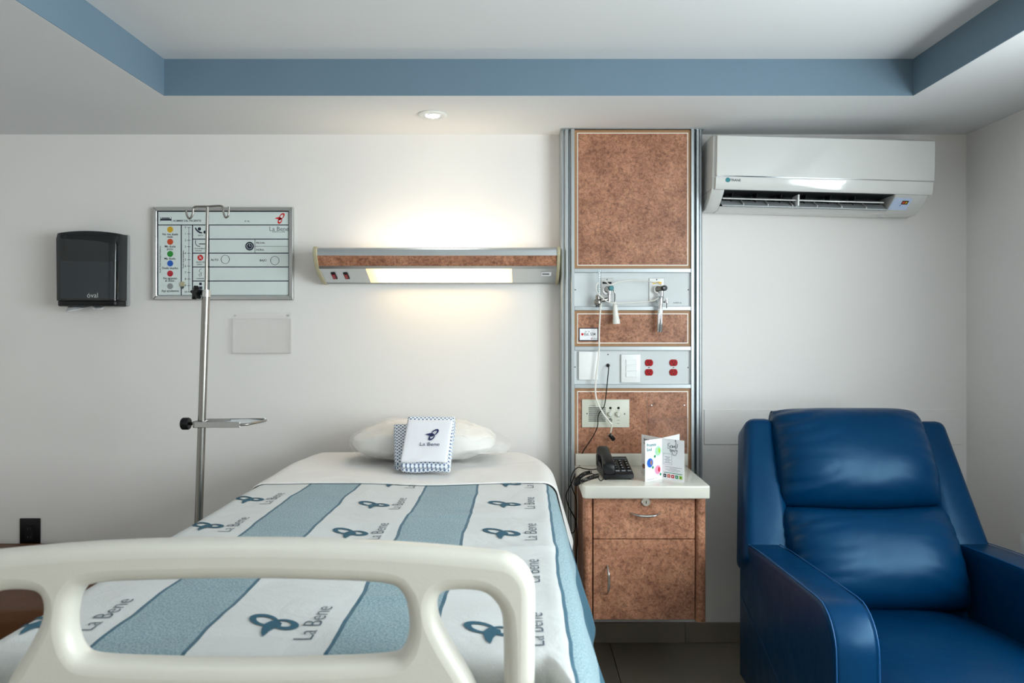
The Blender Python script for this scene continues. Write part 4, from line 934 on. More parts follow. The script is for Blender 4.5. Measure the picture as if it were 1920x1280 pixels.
    for k, (a, b_) in enumerate(((0.16, 0.90), (0.36, 0.68), (0.18, 0.84), (0.28, 0.74))): rect(a, b_, 0.315 - 0.033 * k, 0.322 - 0.033 * k, 'ink_grey', nm='printed_text')
    rect(0.1, 0.92, 0.165, 0.180, 'print_green', nm='printed_text')
    for k, m in enumerate(('ink', 'dot_orange', 'dot_red', 'print_green', 'print_lime')):
        u = 0.14 + 0.178 * k; rect(u - 0.065, u + 0.065, 0.055, 0.135, m, 0.0011, 'app_icon'); disc(pr, u, 0.095, 0.0022, rw, 'paper' if k != 4 else 'ink', 0.0014)
    T('Bebidas', bl, 0.12, 0.88, 0.013, 'ink', (c - BL).length, 'LEFT', 0.02); T('S', bl, 0.12, 0.79, 0.013, 'ink', (c - BL).length, 'LEFT', 0.02)
    disc(bl, 0.12, 0.2, 0.009, (c - BL).length, 'print_food')
leaflet()

# ------------------------------------------------------------------ hospital bed
ZB = 0.82; BXL, BXR = -0.845, 0.058; BC = (BXL + BXR) / 2
Y_FOOT, Y_HEAD = 1.175, 3.10
def wr(x, y):
    """gentle unevenness of the bedding"""
    v = 0.006 * noise.noise(Vector((x * 2.2, y * 1.6, 3.1))) + 0.0035 * noise.noise(Vector((x * 5, y * 9, 7.7)))
    v += 0.004 * math.exp(-((y - 1.73 - 0.12 * (x + 0.1)) / 0.018) ** 2) * max(0, min(1, (x + 0.35) * 3))
    v += 0.004 * math.exp(-((y - 2.1 - 0.05 * math.sin(6 * x)) / 0.02) ** 2) * max(0, 1 - abs(x + 0.2) * 5)
    v += 0.0035 * math.exp(-((y - 1.42 - 0.1 * (x + 0.3)) / 0.02) ** 2) * max(0, 1 - abs(x + 0.22) * 4)
    return v
def bedding(s, y, lift, fold=0.0, head=True):
    """point on the cloth: s is the length across the bed measured from the camera axis, y along it"""
    inset = 0.0
    if head and y > 2.72: inset = 0.10 * ((y - 2.72) / (Y_HEAD - 2.72)) ** 2.2
    xl, xr = BXL + inset * 0.5 - lift * 0.3, BXR - inset + lift * 0.3; r = 0.05 + lift; th = R(76)
    zz = ZB + lift
    if head and y > Y_HEAD - 0.05: zz -= 0.05 - math.sqrt(max(0, 0.05 ** 2 - (y - Y_HEAD + 0.05) ** 2))
    if xl <= s <= xr: return Vector((s, y, zz + wr(s, y) * (1 if lift >= 0 else 0.2)))
    sg = 1 if s > xr else -1; e = xr if sg > 0 else xl; q = abs(s - e)
    a = min(q / r, th); x = r * math.sin(a); z = -r * (1 - math.cos(a)); rest = max(0, q - r * th)
    x += rest * math.cos(th); z -= rest * math.sin(th)
    k = min(1, rest / 0.25)
    x += fold * k * (0.6 + 0.5 * math.sin(y * 9 + 1.0) + 0.35 * math.sin(y * 21 + 2.0))
    return Vector((e + sg * x, y, zz + z + wr(e, y) * (1 if lift >= 0 else 0.2) * (1 - 0.8 * min(1, q / 0.1))))
def bed():
    t = thing('hospital_bed', 'white hospital bed with a moulded cream footboard seen from its foot end', 'bed', (BC, 2.1, 0))
    # mattress with white fitted sheet (whole block)
    b = MB(); n_u, n_v = 60, 60; s0, s1 = BXL - 0.15, BXR + 0.15
    b.grid(lambda u, v: bedding(s0 + (s1 - s0) * u, Y_FOOT + 0.03 + (Y_HEAD - Y_FOOT - 0.03) * v, -0.008), n_u, n_v)
    nb = len(b.v); zb = 0.655
    ring = [i for i in range(n_u + 1)] + [(j + 1) * (n_u + 1) + n_u for j in range(n_v)] + [n_v * (n_u + 1) + i for i in range(n_u - 1, -1, -1)] + [j * (n_u + 1) for j in range(n_v - 1, 0, -1)]
    low = []
    for i in ring: p_ = b.v[i]; b.v.append(Vector((max(BXL - 0.02, min(BXR + 0.02, p_.x)), p_.y, zb))); low.append(len(b.v) - 1)
    for k in range(len(ring)): b.f.append((ring[k], ring[(k + 1) % len(ring)], low[(k + 1) % len(ring)], low[k]))
    b.f.append(tuple(low)); b.build('mattress', 'sheet_white', t, True, 60)
    # frame and undercarriage
    MB().box(BXL + 0.01, BXR - 0.01, 1.20, 3.10, 0.60, 0.652, 0.01).build('deck', 'grey_plastic', t)
    for x in (BXL + 0.03, BXR - 0.03): MB().box(x - 0.025, x + 0.025, 1.16, 3.10, 0.535, 0.60, 0.008).build('side_rail', 'bed_plastic', t)
    for y in (1.55, 2.75):
        for x in (BC - 0.25, BC + 0.25): MB().tube([(x, y, 0.20), (x, y + 0.08, 0.545)], 0.024, 12).build('lift_leg', 'steel', t, True)
    MB().box(BC - 0.30, BC + 0.30, 1.35, 2.95, 0.155, 0.215, 0.015).build('base_frame', 'grey_plastic', t)
    for y in (1.42, 2.88):
        for x in (BC - 0.33, BC + 0.33):
            MB().tube([(x, y, 0.10), (x, y, 0.185)], 0.014, 10).build('caster_stem', 'steel', t, True)
            MB().lathe([(0.02, -0.016), (0.058, -0.016), (0.062, -0.010), (0.062, 0.010), (0.058, 0.016), (0.02, 0.016)], (x, y, 0.062), (1, 0, 0), 24).build('caster_wheel', 'black_rubber', t, True)
            MB().box(x - 0.045, x + 0.045, y - 0.02, y + 0.02, 0.16, 0.2, 0.005).build('caster_arm', 'grey_plastic', t)
    # moulded footboard: outline with three hand openings
    XC = -0.421
    def outline(hw, ztop, drop, r, zbot):
        pts = []
        n = 14
        for i in range(n + 1):
            u = -(hw - r) + 2 * (hw - r) * i / n; pts.append((u, ztop - drop * (abs(u) / hw) ** 2.2))
        zc = pts[-1][1] - r
        right = [(hw - r + r * math.sin(R(a)), zc + r * math.cos(R(a))) for a in (15, 30, 45, 60, 75, 90)]
        left = [(-x, z) for x, z in right[::-1]]
        return left + pts + right + [(hw - 0.004, zbot + 0.05), (hw - 0.04, zbot), (-hw + 0.04, zbot), (-hw + 0.004, zbot + 0.05)]
    def smooth_loop(pts, n=5):
        P = [Vector((a, b_, 0)) for a, b_ in pts]; m = len(P); out = []
        for i in range(m):
            a, b_, c, d = P[i - 1], P[i], P[(i + 1) % m], P[(i + 2) % m]
            for k in range(n):
                s = k / n; q = 0.5 * ((2 * b_) + (c - a) * s + (2 * a - 5 * b_ + 4 * c - d) * s * s + (3 * b_ - a - 3 * c + d) * s ** 3); out.append((q.x, q.y))
        return out
    big = smooth_loop([(-0.215, 0.962), (-0.10, 0.9675), (0.0, 0.969), (0.10, 0.9675), (0.215, 0.962), (0.245, 0.945), (0.254, 0.915), (0.2545, 0.885), (0.243, 0.855), (0.215, 0.843), (0.10, 0.838), (0.0, 0.837), (-0.10, 0.838), (-0.215, 0.843), (-0.243, 0.855), (-0.2545, 0.885), (-0.254, 0.915), (-0.245, 0.945)], 4)
    side = smooth_loop([(0.305, 0.950), (0.345, 0.952), (0.372, 0.944), (0.391, 0.920), (0.396, 0.885), (0.397, 0.80), (0.396, 0.72), (0.388, 0.690), (0.376, 0.715), (0.362, 0.765), (0.340, 0.815), (0.308, 0.868), (0.291, 0.905), (0.290, 0.935)], 4)
    sideL = [(-a, b_) for a, b_ in side[::-1]]
    cu = bpy.data.curves.new('footboard', 'CURVE'); cu.dimensions = '2D'; cu.fill_mode = 'BOTH'; cu.extrude = 0.005; cu.bevel_depth = 0.021; cu.bevel_resolution = 4; cu.offset = -0.021 + 0.004
    def spl(pts):
        s = cu.splines.new('POLY'); s.points.add(len(pts) - 1)
        for q, p_ in zip(s.points, pts): q.co = (p_[0], p_[1], 0, 1)
        s.use_cyclic_u = True
    spl(outline(0.436, 1.0187, 0.026, 0.055, 0.46))
    for q in (big, side, sideL): spl(q)
    co = bpy.data.objects.new('tmp', cu); COL.objects.link(co); dg = bpy.context.evaluated_depsgraph_get(); dg.update()
    me = bpy.data.meshes.new_from_object(co.evaluated_get(dg)); bpy.data.objects.remove(co)
    Yc = 1.124
    b = MB(); b.add([(XC + v.co.x, Yc + v.co.z, v.co.y) for v in me.vertices], [tuple(f.vertices) for f in me.polygons])
    fb = b.build('footboard', 'bed_plastic', t, True, 60)
    for k in range(12):
        x = W(640 + 25 * k, 0, 1.10).x; zt = 1.0187 - 0.026 * (abs(x - XC) / 0.436) ** 2.2
        MB().lathe([(0.0045, -0.001), (0.004, 0.0006), (0.002, 0.0012), (0.0, 0.0014)], (x, 1.1155, zt - 0.0042), (0, -0.45, 1), 10).build('grip_bump', 'bed_plastic', fb, True)
    for x in (XC - 0.30, XC + 0.30): MB().box(x - 0.02, x + 0.02, 1.14, 1.21, 0.545, 0.59, 0.004).build('footboard_bracket', 'steel', t)
bed()
def bedspread():
    y0, y1 = Y_FOOT + 0.012, 2.47
    s0, s1 = BXL - 0.36, BXR + 0.36
    nu, nv = 150, 170
    edge = lambda s: y1 - 0.030 * math.exp(-((s + 0.30) / 0.22) ** 2) - 0.004 * math.sin(s * 14)
    def foot(s): k = max(0, min(1, (s - 0.035) / 0.05)) if s > -0.4 else max(0, min(1, (-0.882 - s) / 0.04)); return y0 - 0.125 * k * k * (3 - 2 * k)
    def f(u, v):
        s = s0 + (s1 - s0) * u; ya = foot(s) - 0.17; return s, ya + (edge(s) - ya) * v
    def cl(s, y):
        yf = foot(s); p_ = bedding(s, max(y, yf), 0.004, 0.016, False)
        if y < yf:
            q_ = yf - y; r_ = 0.026; a_ = min(q_ / r_, PI / 2); p_.y -= r_ * math.sin(a_); p_.z -= r_ * (1 - math.cos(a_)) + max(0, q_ - r_ * PI / 2)
        return p_
    b = MB(); b.grid(lambda u, v: cl(*f(u, v)), nu, nv)
    uvs = [f(i / nu, j / nv) for j in range(nv + 1) for i in range(nu + 1)]
    t = thing('bedspread', 'off-white woven bedspread with blue-grey stripes and ribbon emblems on the bed', 'bedspread', (BC, 1.9, ZB))
    o = b.build('woven_cloth', 'blanket', t, True, 180, False)
    me = o.data; ul = me.uv_layers.new(name='cloth')
    for lp in me.loops: ul.data[lp.index].uv = uvs[lp.vertex_index]
    sm = o.modifiers.new('thick', 'SOLIDIFY'); sm.thickness = 0.003; sm.offset = -1
    # woven emblems and lettering, following the cloth; reading direction runs up the bed
    for ci, (sc, stx, rows) in enumerate(((-0.815, -0.748, (1.33, 1.63, 1.93, 2.228)), (-0.430, -0.362, (1.29, 1.585, 1.868, 2.168, 2.455)), (-0.050, 0.022, (1.262, 1.568, 1.870, 2.185, 2.458)), (0.335, 0.40, (1.30, 1.6, 1.9, 2.2)))):
        if ci == 3: continue
        for ry in rows:
            lim = lambda y, s: min(y, edge(s) - 0.001)
            fn = lambda u, v: (lambda s, y: bedding(s, y, 0.0056, 0.016, False))(sc - v, lim(ry + u, sc))
            if ci == 0 and ry == rows[0]: fn = lambda u, v: bedding(-0.838 - v, 1.295 + u, 0.0056, 0.016, False)
            ribbon_logo(fn, 0.090, 'teal_print', t)
            ft = lambda u, v: (lambda s, y: bedding(s, y, 0.0056, 0.016, False))(stx - v, lim(ry + 0.012 + u, stx))
            lettering('La Bene', 0.046, ft, 'slate_print', t, thin=-0.012)
bedspread()
def top_sheet():
    y1 = Y_HEAD - 0.001
    s0, s1 = BXL - 0.30, BXR + 0.30
    front = lambda s: 2.462 - 0.030 * math.exp(-((s + 0.30) / 0.22) ** 2) - 0.004 * math.sin(s * 14) + (0.0 if s < BXR else 0.10 * min(1, (s - BXR) / 0.3))
    b = MB(); b.grid(lambda u, v: bedding(s0 + (s1 - s0) * u, front(s0 + (s1 - s0) * u) + (y1 - front(s0 + (s1 - s0) * u)) * v, 0.010 - 0.002 * v, 0.012), 110, 50)
    o = b.build('top_sheet', 'sheet_white', None, True, 180, False)
    sm = o.modifiers.new('thick', 'SOLIDIFY'); sm.thickness = 0.004; sm.offset = -1
    tag(o, 'plain white sheet folded over the head end of the bed', 'sheet')
top_sheet()

# ------------------------------------------------------------------ pillow in plastic wrap
def pillow():
    t = thing('wrapped_pillow', 'white pillow in a clear plastic bag lying at the head of the bed', 'pillow', (-0.375, 2.885, ZB + 0.012))
    hw, hd, ht = 0.272, 0.165, 0.073
    def shape(scale, grow, nz_):
        def fn(u, v):
            a = -PI + 2 * PI * u; e = -PI / 2 + PI * v; c = math.cos(e)
            sx = math.copysign(abs(math.cos(a)) ** 0.62, math.cos(a)); sy = math.copysign(abs(math.sin(a)) ** 0.62, math.sin(a))
            pz = math.copysign(abs(math.sin(e)) ** 0.62, math.sin(e)); cc = abs(c) ** 0.55
            x, y = sx * cc, sy * cc
            h_ = (1 - abs(x) ** 3.2 * 0.55) * (1 - abs(y) ** 3 * 0.35)
            d = nz_ * noise.noise(Vector((x * 3.2, y * 3.2, pz * 2 + 5)))
            z = pz * ht * h_ * scale + d
            return (-0.375 + x * hw * scale + grow * (x > 0) * 0.0, 2.885 + y * hd * scale, ZB + 0.014 + max(0, ht * 0.98 + z * (1 if z > 0 else 0.98)))
        return fn
    MB().grid(shape(1.0, 0, 0.010), 64, 28).build('pillow_body', 'pillow_white', t, True, 180)
    # loose plastic: follows the pillow and runs into a crumpled tail on the right
    def wrapf(u, v):
        p_ = Vector(shape(1.05, 0, 0.022)(u, v)); k = max(0, (p_.x + 0.22) / 0.13)
        if k > 0: p_.x += 0.075 * k ** 2 * 0.6; p_.z = ZB + 0.014 + (p_.z - ZB - 0.014) * (1 - 0.45 * min(1, k * 0.7)) + 0.006 * abs(noise.noise(p_ * 30)); p_.y += 0.02 * noise.noise(p_ * 12)
        return p_
    MB().grid(wrapf, 72, 28).build('plastic_bag', 'plastic_wrap', t, True, 60)
pillow()

# ------------------------------------------------------------------ folded linen leaning on the pillow
def slab(name, w_, l_, h_, layers, mat, label, cat, loc, rot, group=None, logo=False, fx=None):
    t = thing(name, label, cat, loc, rot, True, group)
    lh = h_ / layers
    for k in range(layers):
        z0 = k * lh
        def fn(co):
            x, y, z = co; n_ = noise.noise(Vector((x * 14 + k * 3.3, y * 14, z * 10)))
            droop = fx(x, y, z) if fx else 0.0
            return (x * (1 + 0.02 * n_) + 0.002 * n_, y + 0.004 * n_ * (1 if y < 0.03 else 0.4) + 0.0015 * k, z + 0.0022 * n_ + droop)
        b = bmesh.new(); bmesh.ops.create_cube(b, size=1)
        for p_ in b.verts: p_.co = Vector((p_.co.x * w_, (p_.co.y + .5) * l_, z0 + (p_.co.z + .5) * lh * 0.96))
        bmesh.ops.bevel(b, geom=b.edges[:], offset=min(lh * 0.46, 0.012), segments=3, profile=0.5, affect='EDGES')
        bmesh.ops.subdivide_edges(b, edges=[e for e in b.edges if e.calc_length() > 0.05], cuts=9, use_grid_fill=True)
        for p_ in b.verts: p_.co = Vector(fn(p_.co))
        MB().bm(b).build('folded_layer', mat, t, True, 60); b.free()
    if logo:
        zt = h_ + 0.0034
        ribbon_logo(lambda u, v: (u + logo[0], logo[1] + v, zt), 0.046, 'navy_thread', t)
        lettering('La Bene', 0.021, lambda u, v: (u + logo[0] - 0.003, logo[1] - 0.040 + v, zt), 'navy_thread', t, sx=1.05)
    return t
tilt = R(44)
slab('folded_gown', 0.150, 0.190, 0.036, 2, 'lattice_cloth', 'patterned folded gown sticking out crookedly behind the left of the linen stack', 'gown', (-0.374, 2.626, ZB + 0.016), (R(41), 0, R(11)), 'folded patterned gowns')
slab('folded_gown', 0.172, 0.222, 0.040, 2, 'lattice_cloth', 'patterned folded gown directly under the white towel on the bed', 'gown', (-0.333, 2.572, ZB + 0.016), (tilt, 0, R(-1)), 'folded patterned gowns')
nv_ = Vector((0, -math.sin(tilt), math.cos(tilt))); uv_ = Vector((0, math.cos(tilt), math.sin(tilt)))
q = Vector((-0.337, 2.572, ZB + 0.016)) + nv_ * 0.0425 + uv_ * 0.010
slab('folded_towel', 0.162, 0.182, 0.016, 1, 'towel_white', 'folded white towel embroidered with a navy ribbon emblem and name', 'towel', q, (tilt, 0, R(-3)), None, (0.016, 0.108), lambda x, y, z: 0.006 * math.exp(-((x + 0.01) / 0.03) ** 2) * max(0, 1 - y / 0.03))

# ------------------------------------------------------------------ IV pole
def ivpole():
    Y = 2.5
    P = lambda px, py, d=0.0: W(px, py, Y - d)
    top, mid, low = P(389, 388), P(386.5, 545), P(372, 990)
    base = mid + (low - mid) * ((mid.z - 0.09) / (mid.z - low.z)); ax = (top - base).normalized()
    t = thing('iv_pole', 'stainless steel IV pole with twin hooks standing left of the bed', 'IV pole', (base.x, base.y, 0))
    MB().tube([base, mid], 0.0128, 18).build('lower_tube', 'steel', t, True)
    MB().tube([mid - ax * 0.05, top], 0.0052, 12).build('upper_rod', 'steel', t, True)
    MB().tube([mid - ax * 0.02, mid + ax * 0.003], 0.0142, 18).build('tube_collar', 'steel_brushed', t, True)
    # height clamp knob: lobed
    kc = P(368, 549, 0.0)
    b = MB(); pts = []
    for k in range(36): a = 2 * PI * k / 36; r = 0.0185 + 0.0065 * math.cos(5 * a); pts.append((r * math.cos(a), r * math.sin(a)))
    b.prism(pts, 'x', -0.008, 0.008, 0.002, 1); m = Matrix.Translation(kc) @ Matrix.Rotation(R(58), 4, 'Z') @ Matrix.Rotation(R(15), 4, 'X')
    b.v = [m @ p_ for p_ in b.v]; b.build('clamp_knob', 'black_plastic', t, True, 40)
    MB().tube([kc, mid - ax * 0.012], 0.0045, 10).build('clamp_screw', 'black_plastic', t, True)
    # twin hooks
    def hook(pts): return spline([P(*p_) for p_ in pts], 6)
    MB().tube(hook([(389, 387), (375, 387), (366, 387.5), (362.5, 391), (361.5, 400), (358, 408), (353.5, 409), (350, 402), (348.8, 393)]), 0.0033, 10).build('hook', 'steel', t, True)
    MB().tube(hook([(389, 387), (404, 386), (414, 386), (418, 389), (419, 398), (421.5, 406), (425, 407.5), (428.5, 402), (429.5, 387)]), 0.0033, 10).build('hook', 'steel', t, True)
    # utility arm with U-shaped end
    c = P(378, 794)
    arm = MB().box(c.x - 0.012, P(456, 0).x, Y - 0.030, Y - 0.026, c.z - 0.0095, c.z + 0.0095, 0.001, 1).build('arm_plate', 'steel_brushed', t)
    a0 = Vector((c.x + 0.008, Y + 0.0135, c.z + 0.006)); a1 = Vector((P(470, 0).x + 0.012, Y + 0.11, c.z - 0.004))
    dv = (a1 - a0).normalized(); n_ = Vector((-dv.y, dv.x, 0)) * 0.003
    MB().add([p_ + s_ * n_ + Vector((0, 0, dz)) for p_ in (a0, a1) for s_ in (-1, 1) for dz in (-0.0095, 0.0095)], [(0, 1, 3, 2), (4, 5, 7, 6), (0, 1, 5, 4), (2, 3, 7, 6), (0, 2, 6, 4), (1, 3, 7, 5)]).build('arm_plate', 'chrome', t)
    MB().tube(spline([Vector((P(455, 0).x, Y - 0.028, c.z)), Vector((P(468, 0).x, Y - 0.015, c.z)), Vector((P(477, 0).x, Y + 0.02, c.z + 0.001)), Vector((P(478, 0).x + 0.004, Y + 0.07, c.z)), Vector((P(472, 0).x + 0.010, Y + 0.105, c.z)), a1], 6), 0.0042, 10).build('arm_loop', 'steel', t, True)
    MB().box(c.x - 0.020, c.x + 0.016, Y - 0.026, Y + 0.02, c.z - 0.011, c.z + 0.011, 0.003).build('arm_clamp', 'steel', t)
    MB().tube([Vector((c.x - 0.022, Y, c.z)), Vector((c.x - 0.05, Y, c.z))], [0.006, 0.0045], 10).build('arm_screw', 'black_plastic', t, True)
    MB().lathe([(0.0, 0), (0.017, 0), (0.0205, 0.004), (0.0205, 0.022), (0.018, 0.026), (0.0, 0.026)], (P(341, 0).x, Y, c.z), (1, 0, 0), 22).build('arm_knob', 'black_plastic', t, True)
    # five-legged base on casters
    MB().lathe([(0.0, 0.075), (0.035, 0.075), (0.035, 0.12), (0.02, 0.14), (0.0, 0.14)], (base.x, base.y, 0), (0, 0, 1), 20).build('hub', 'black_plastic', t, True)
    for k in range(5):
        a = R(72 + 72 * k); e = Vector((base.x + 0.18 * math.cos(a), base.y + 0.18 * math.sin(a), 0.068))
        MB().tube([Vector((base.x, base.y, 0.10)), base.lerp(e, 0.5) + Vector((0, 0, 0.005)), e], [0.015, 0.013, 0.010], 10).build('leg', 'steel', t, True)
        MB().lathe([(0.0, -0.009), (0.024, -0.009), (0.026, 0), (0.024, 0.009), (0.0, 0.009)], (e.x, e.y, 0.026), (math.cos(a + 1.2), math.sin(a + 1.2), 0), 16).build('caster', 'black_rubber', t, True)
        MB().tube([(e.x, e.y, 0.045), (e.x, e.y, 0.07)], 0.006, 8).build('caster_stem', 'steel', t, True)
ivpole()

# ------------------------------------------------------------------ wall sockets
def socket():
    Y = D - 0.006; c = W(56, 998, Y); hw, hh = 0.0428, 0.060
    t = thing('wall_socket', 'black wall socket plate low on the wall above the brown couch', 'socket', (c.x, D, c.z - hh))
    MB().box(c.x - hw, c.x + hw, D - 0.008, D - 0.0005, c.z - hh, c.z + hh, 0.002).build('cover_plate', 'black_plastic', t, True)
    s = MB().box(c.x - 0.017, c.x + 0.017, D - 0.0105, D - 0.007, c.z - 0.033, c.z + 0.033, 0.001, 1).build('socket_insert', 'black_rubber', t)
    for z in (-0.018, 0.018):
        for x in (-0.006, 0.006): MB().box(c.x + x - 0.0011, c.x + x + 0.0011, D - 0.0112, D - 0.0095, c.z + z - 0.004, c.z + z + 0.004).build('slot', 'gasket_grey', s)
    t = thing('wall_switch', 'white plate on the right wall at the edge beyond the recliner arm', 'switch', (XW, 2.79, 0.48))
    MB().box(XW - 0.008, XW - 0.0005, 2.745, 2.825, 0.445, 0.56, 0.002).build('cover_plate', 'white_plastic', t, True)
    MB().box(XW - 0.011, XW - 0.007, 2.768, 2.802, 0.47, 0.535, 0.001, 1).build('rocker', 'white_plastic', t)
socket()

# ------------------------------------------------------------------ brown couch at the left
def couch():
    t = thing('brown_couch', 'low brown leather couch with rounded end against the wall left of the bed', 'couch', (-2.05, 2.75, 0))
    xl, xr, yf, yb, zt = -2.70, -1.29, 2.36, 3.155, 0.435
    def plan(m):
        pts = [(xl + m, yb - m), (xl + m, yf + m)]
        # rounded free end: long curve from the front edge to the wall
        for k in range(13):
            a = -PI / 2 + PI / 2 * k / 12; pts.append((xr - 0.34 + (0.34 - m) * math.cos(a), yf + 0.34 + (0.34 - m) * math.sin(a)))
        for k in range(9):
            a = PI / 2 * k / 8; pts.append((xr - 0.40 + (0.40 - m) * math.cos(a), yb - 0.42 + (0.42 - m) * math.sin(a)))
        return pts
    MB().prism(plan(0.0), 'z', 0.285, zt, 0.035, 4).build('seat_cushion', 'brown_leather', t, True, 50)
    MB().prism(plan(0.025), 'z', 0.07, 0.284, 0.01, 2).build('base', 'brown_leather', t, True, 50)
    for (x, y) in ((xl + 0.12, yf + 0.12), (xl + 0.12, yb - 0.1), (xr - 0.35, yf + 0.14), (xr - 0.42, yb - 0.1)): MB().lathe([(0.025, 0), (0.03, 0.07)], (x, y, 0), seg=14).build('foot', 'black_plastic', t, True)
couch()

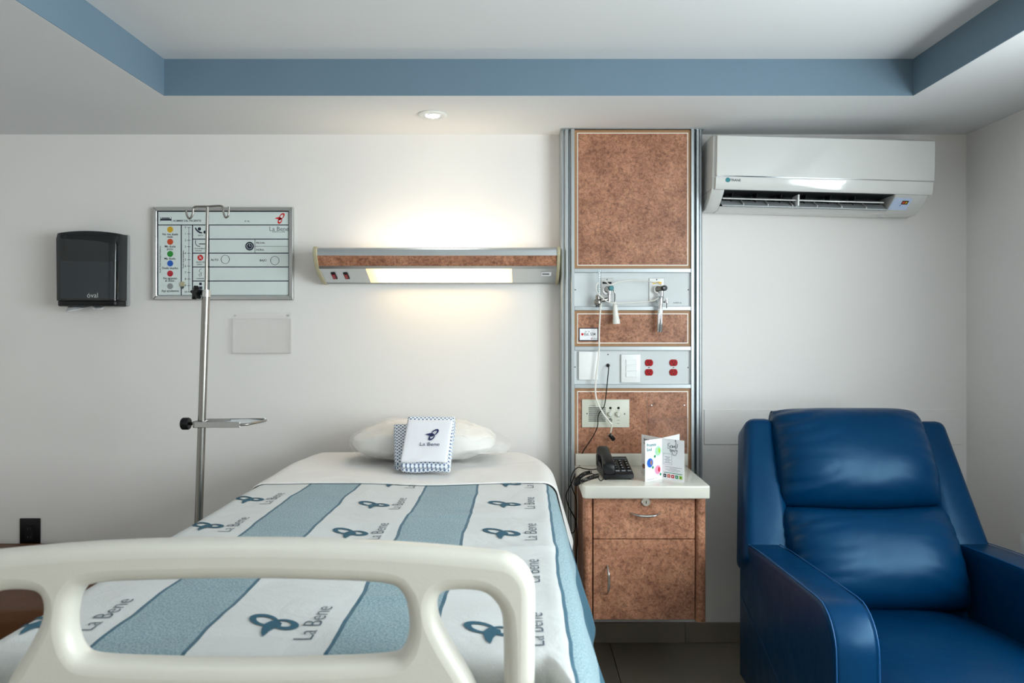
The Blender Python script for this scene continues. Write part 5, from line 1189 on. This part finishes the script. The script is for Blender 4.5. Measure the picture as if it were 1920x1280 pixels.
# ------------------------------------------------------------------ blue recliner
def recliner():
    t = thing('blue_recliner', 'large blue leather recliner armchair in the corner by the cabinet', 'recliner', (1.19, 2.2, 0))
    A, Bp = Vector((2.47, 0.40)), Vector((2.845, 1.02))        # seat-back line (y, z)
    d = (Bp - A).normalized(); nrm = Vector((-d.y, d.x))          # towards the sitter and up
    L = (Bp - A).length
    def pt(x, s, h_): q_ = A + d * (s * L) + nrm * h_; return Vector((x, q_.x, q_.y))
    def xedge(s, side):  # cushion edges taper upwards
        return (0.885 + 0.042 * s) if side < 0 else (1.492 + 0.004 * s)
    def cushion(s0, s1, th, seed, nm, topround):
        nu, nv = 56, 36
        def fn(u, v, front):
            a = 2 * u - 1; c = 2 * v - 1
            s = s0 + (s1 - s0) * v
            m = (1 - abs(a) ** 4.5) ** 0.5 * (1 - abs(c) ** 3.4) ** 0.5 if front else 0
            xl_, xr_ = xedge(s, -1), xedge(s, 1)
            s -= 0.030 * (1 - a * a) * ((1 - v) ** 2 if topround else v ** 2)   # sagging crease between the cushions
            # slightly rounded silhouette
            pin = 0.018 * abs(c) ** 6
            x = xl_ + pin + (xr_ - xl_ - 2 * pin) * u
            h_ = th * m
            if front:
                ed = math.exp(-(1 - abs(a)) * 5.0) * (1 if a < 0 else 0.45)
                ph = v * 9 + seed + 0.9 * noise.noise(Vector((u * 3, v * 5, seed)))
                h_ -= ed * m * 0.045 * (0.5 + 0.5 * math.sin(ph * 4.6 - (1 - abs(a)) * 6)) ** 3 * (0.5 + 0.7 * abs(c))
                h_ += 0.007 * noise.noise(Vector((u * 2.3 + seed, v * 2.3, 1))) * m
                h_ += 0.012 * m * math.exp(-((c + 0.15) / 0.5) ** 2)
            return pt(x, s + (0.012 * (1 - a * a) if front and abs(c) > 0.98 and topround and c > 0 else 0), h_)
        b = MB(); b.grid(lambda u, v: fn(u, v, True), nu, nv); b.grid(lambda u, v: fn(u, v, False) + Vector((0, 0.0, 0)) + Vector((0, nrm.x, nrm.y)) * -0.05 * (1 - abs(2 * u - 1) ** 8) * (1 - abs(2 * v - 1) ** 8), nu, nv)
        bm_ = bmesh.new(); vs = [bm_.verts.new(p_) for p_ in b.v]
        for f in b.f: bm_.faces.new([vs[i] for i in f])
        bmesh.ops.remove_doubles(bm_, verts=bm_.verts, dist=0.0005)
        MB().bm(bm_).build(nm, 'blue_leather', t, True, 180); bm_.free()
    cushion(0.0, 0.495, 0.125, 1.7, 'lower_back_cushion', False); cushion(0.485, 1.0, 0.125, 4.1, 'upper_back_cushion', True)
    # back shell and wings
    def slabp(pts, h0, h1, r, nm):   # pts (x, s) in the plane of the back
        b = bmesh.new(); lo = [b.verts.new(pt(x, s, h0)) for x, s in pts]; hi = [b.verts.new(pt(x, s, h1)) for x, s in pts]; n = len(pts)
        b.faces.new(lo); b.faces.new(hi[::-1])
        for i in range(n): b.faces.new((lo[i], hi[i], hi[(i + 1) % n], lo[(i + 1) % n]))
        bmesh.ops.recalc_face_normals(b, faces=b.faces); bmesh.ops.bevel(b, geom=b.edges[:], offset=r, segments=4, profile=0.5, affect='EDGES')
        MB().bm(b).build(nm, 'blue_leather', t, True, 50); b.free()
    slabp([(0.86, 0.02), (1.52, 0.02), (1.50, 0.965), (0.93, 0.965)], -0.13, -0.01, 0.03, 'back_shell')
    slabp([(0.752, 0.212), (0.93, 0.20), (0.945, 0.955), (0.838, 0.955)], -0.12, 0.030, 0.034, 'wing')
    slabp([(1.618, 0.212), (1.46, 0.20), (1.478, 0.945), (1.590, 0.945)], -0.12, 0.022, 0.034, 'wing')
    # arms
    def arm(x0, x1, nm):
        prof = [(2.66, 0.10), (2.66, 0.56), (2.60, 0.592), (2.45, 0.605), (2.20, 0.619), (1.97, 0.630)]
        for k in range(1, 9): a = R(90 * k / 8); prof.append((1.955 - 0.112 * math.sin(a), 0.522 + 0.109 * math.cos(a)))
        prof += [(1.838, 0.38), (1.838, 0.10)]
        o = MB().prism(prof, 'x', x0, x1, 0.016, 3).build(nm, 'blue_leather', t, True, 42)
        front = prof[2:-1]
        for x in (x0 + 0.0045, x1 - 0.0045): MB().tube([(x, y - 0.0005, z + 0.0005) for y, z in front], 0.0016, 6).build('seam', 'seam_thread', o, True)
        return o
    al = arm(0.770, 0.885, 'arm'); arm(1.492, 1.612, 'arm')
    MB().tube([(0.7705, 2.64, 0.40), (0.7705, 2.2, 0.26), (0.7705, 1.86, 0.13)], 0.0016, 6).build('seam', 'blue_leather', al, True)
    # seat cushion with rolled front, and footrest below
    def seat(u, v):
        a = 2 * u - 1; prof = [(2.50, 0.30), (2.50, 0.395), (2.40, 0.415), (2.20, 0.437), (2.0, 0.452), (1.85, 0.458), (1.78, 0.452), (1.735, 0.43), (1.715, 0.395), (1.72, 0.355), (1.76, 0.33)]
        k = v * (len(prof) - 1); i = min(int(k), len(prof) - 2); f = k - i
        P_ = [Vector((q_[0], q_[1], 0)) for q_ in prof]; p0, p1, p2, p3 = P_[max(i - 1, 0)], P_[i], P_[i + 1], P_[min(i + 2, len(P_) - 1)]
        q_ = 0.5 * ((2 * p1) + (p2 - p0) * f + (2 * p0 - 5 * p1 + 4 * p2 - p3) * f * f + (3 * p1 - p0 - 3 * p2 + p3) * f ** 3)
        cr = 1 - abs(a) ** 3.0
        return Vector((0.890 + 0.598 * u, q_.x + 0.02 * (1 - cr) * (v > 0.55), q_.y - 0.035 * (1 - cr) * (0.1 < v < 0.9)))
    b = MB().grid(seat, 40, 60); n = 41; ends = [0, 60]
    b.f.append(tuple(j * n for j in range(61))); b.f.append(tuple(j * n + 40 for j in range(61))); b.f.append(tuple(range(n)) + tuple(60 * n + i for i in range(40, -1, -1)))
    b.build('seat_cushion', 'blue_leather', t, True, 60)
    MB().box(0.892, 1.486, 1.765, 1.83, 0.085, 0.325, 0.022, 4).build('footrest', 'blue_leather', t, True, 50)
    MB().box(0.90, 1.48, 1.84, 2.58, 0.07, 0.30, 0.01).build('base_box', 'black_rubber', t)
    for x in (0.83, 1.55):
        for y in (1.92, 2.56): MB().lathe([(0.022, 0.0), (0.028, 0.101)], (x, y, 0), seg=14).build('foot', 'black_plastic', t, True)
recliner()
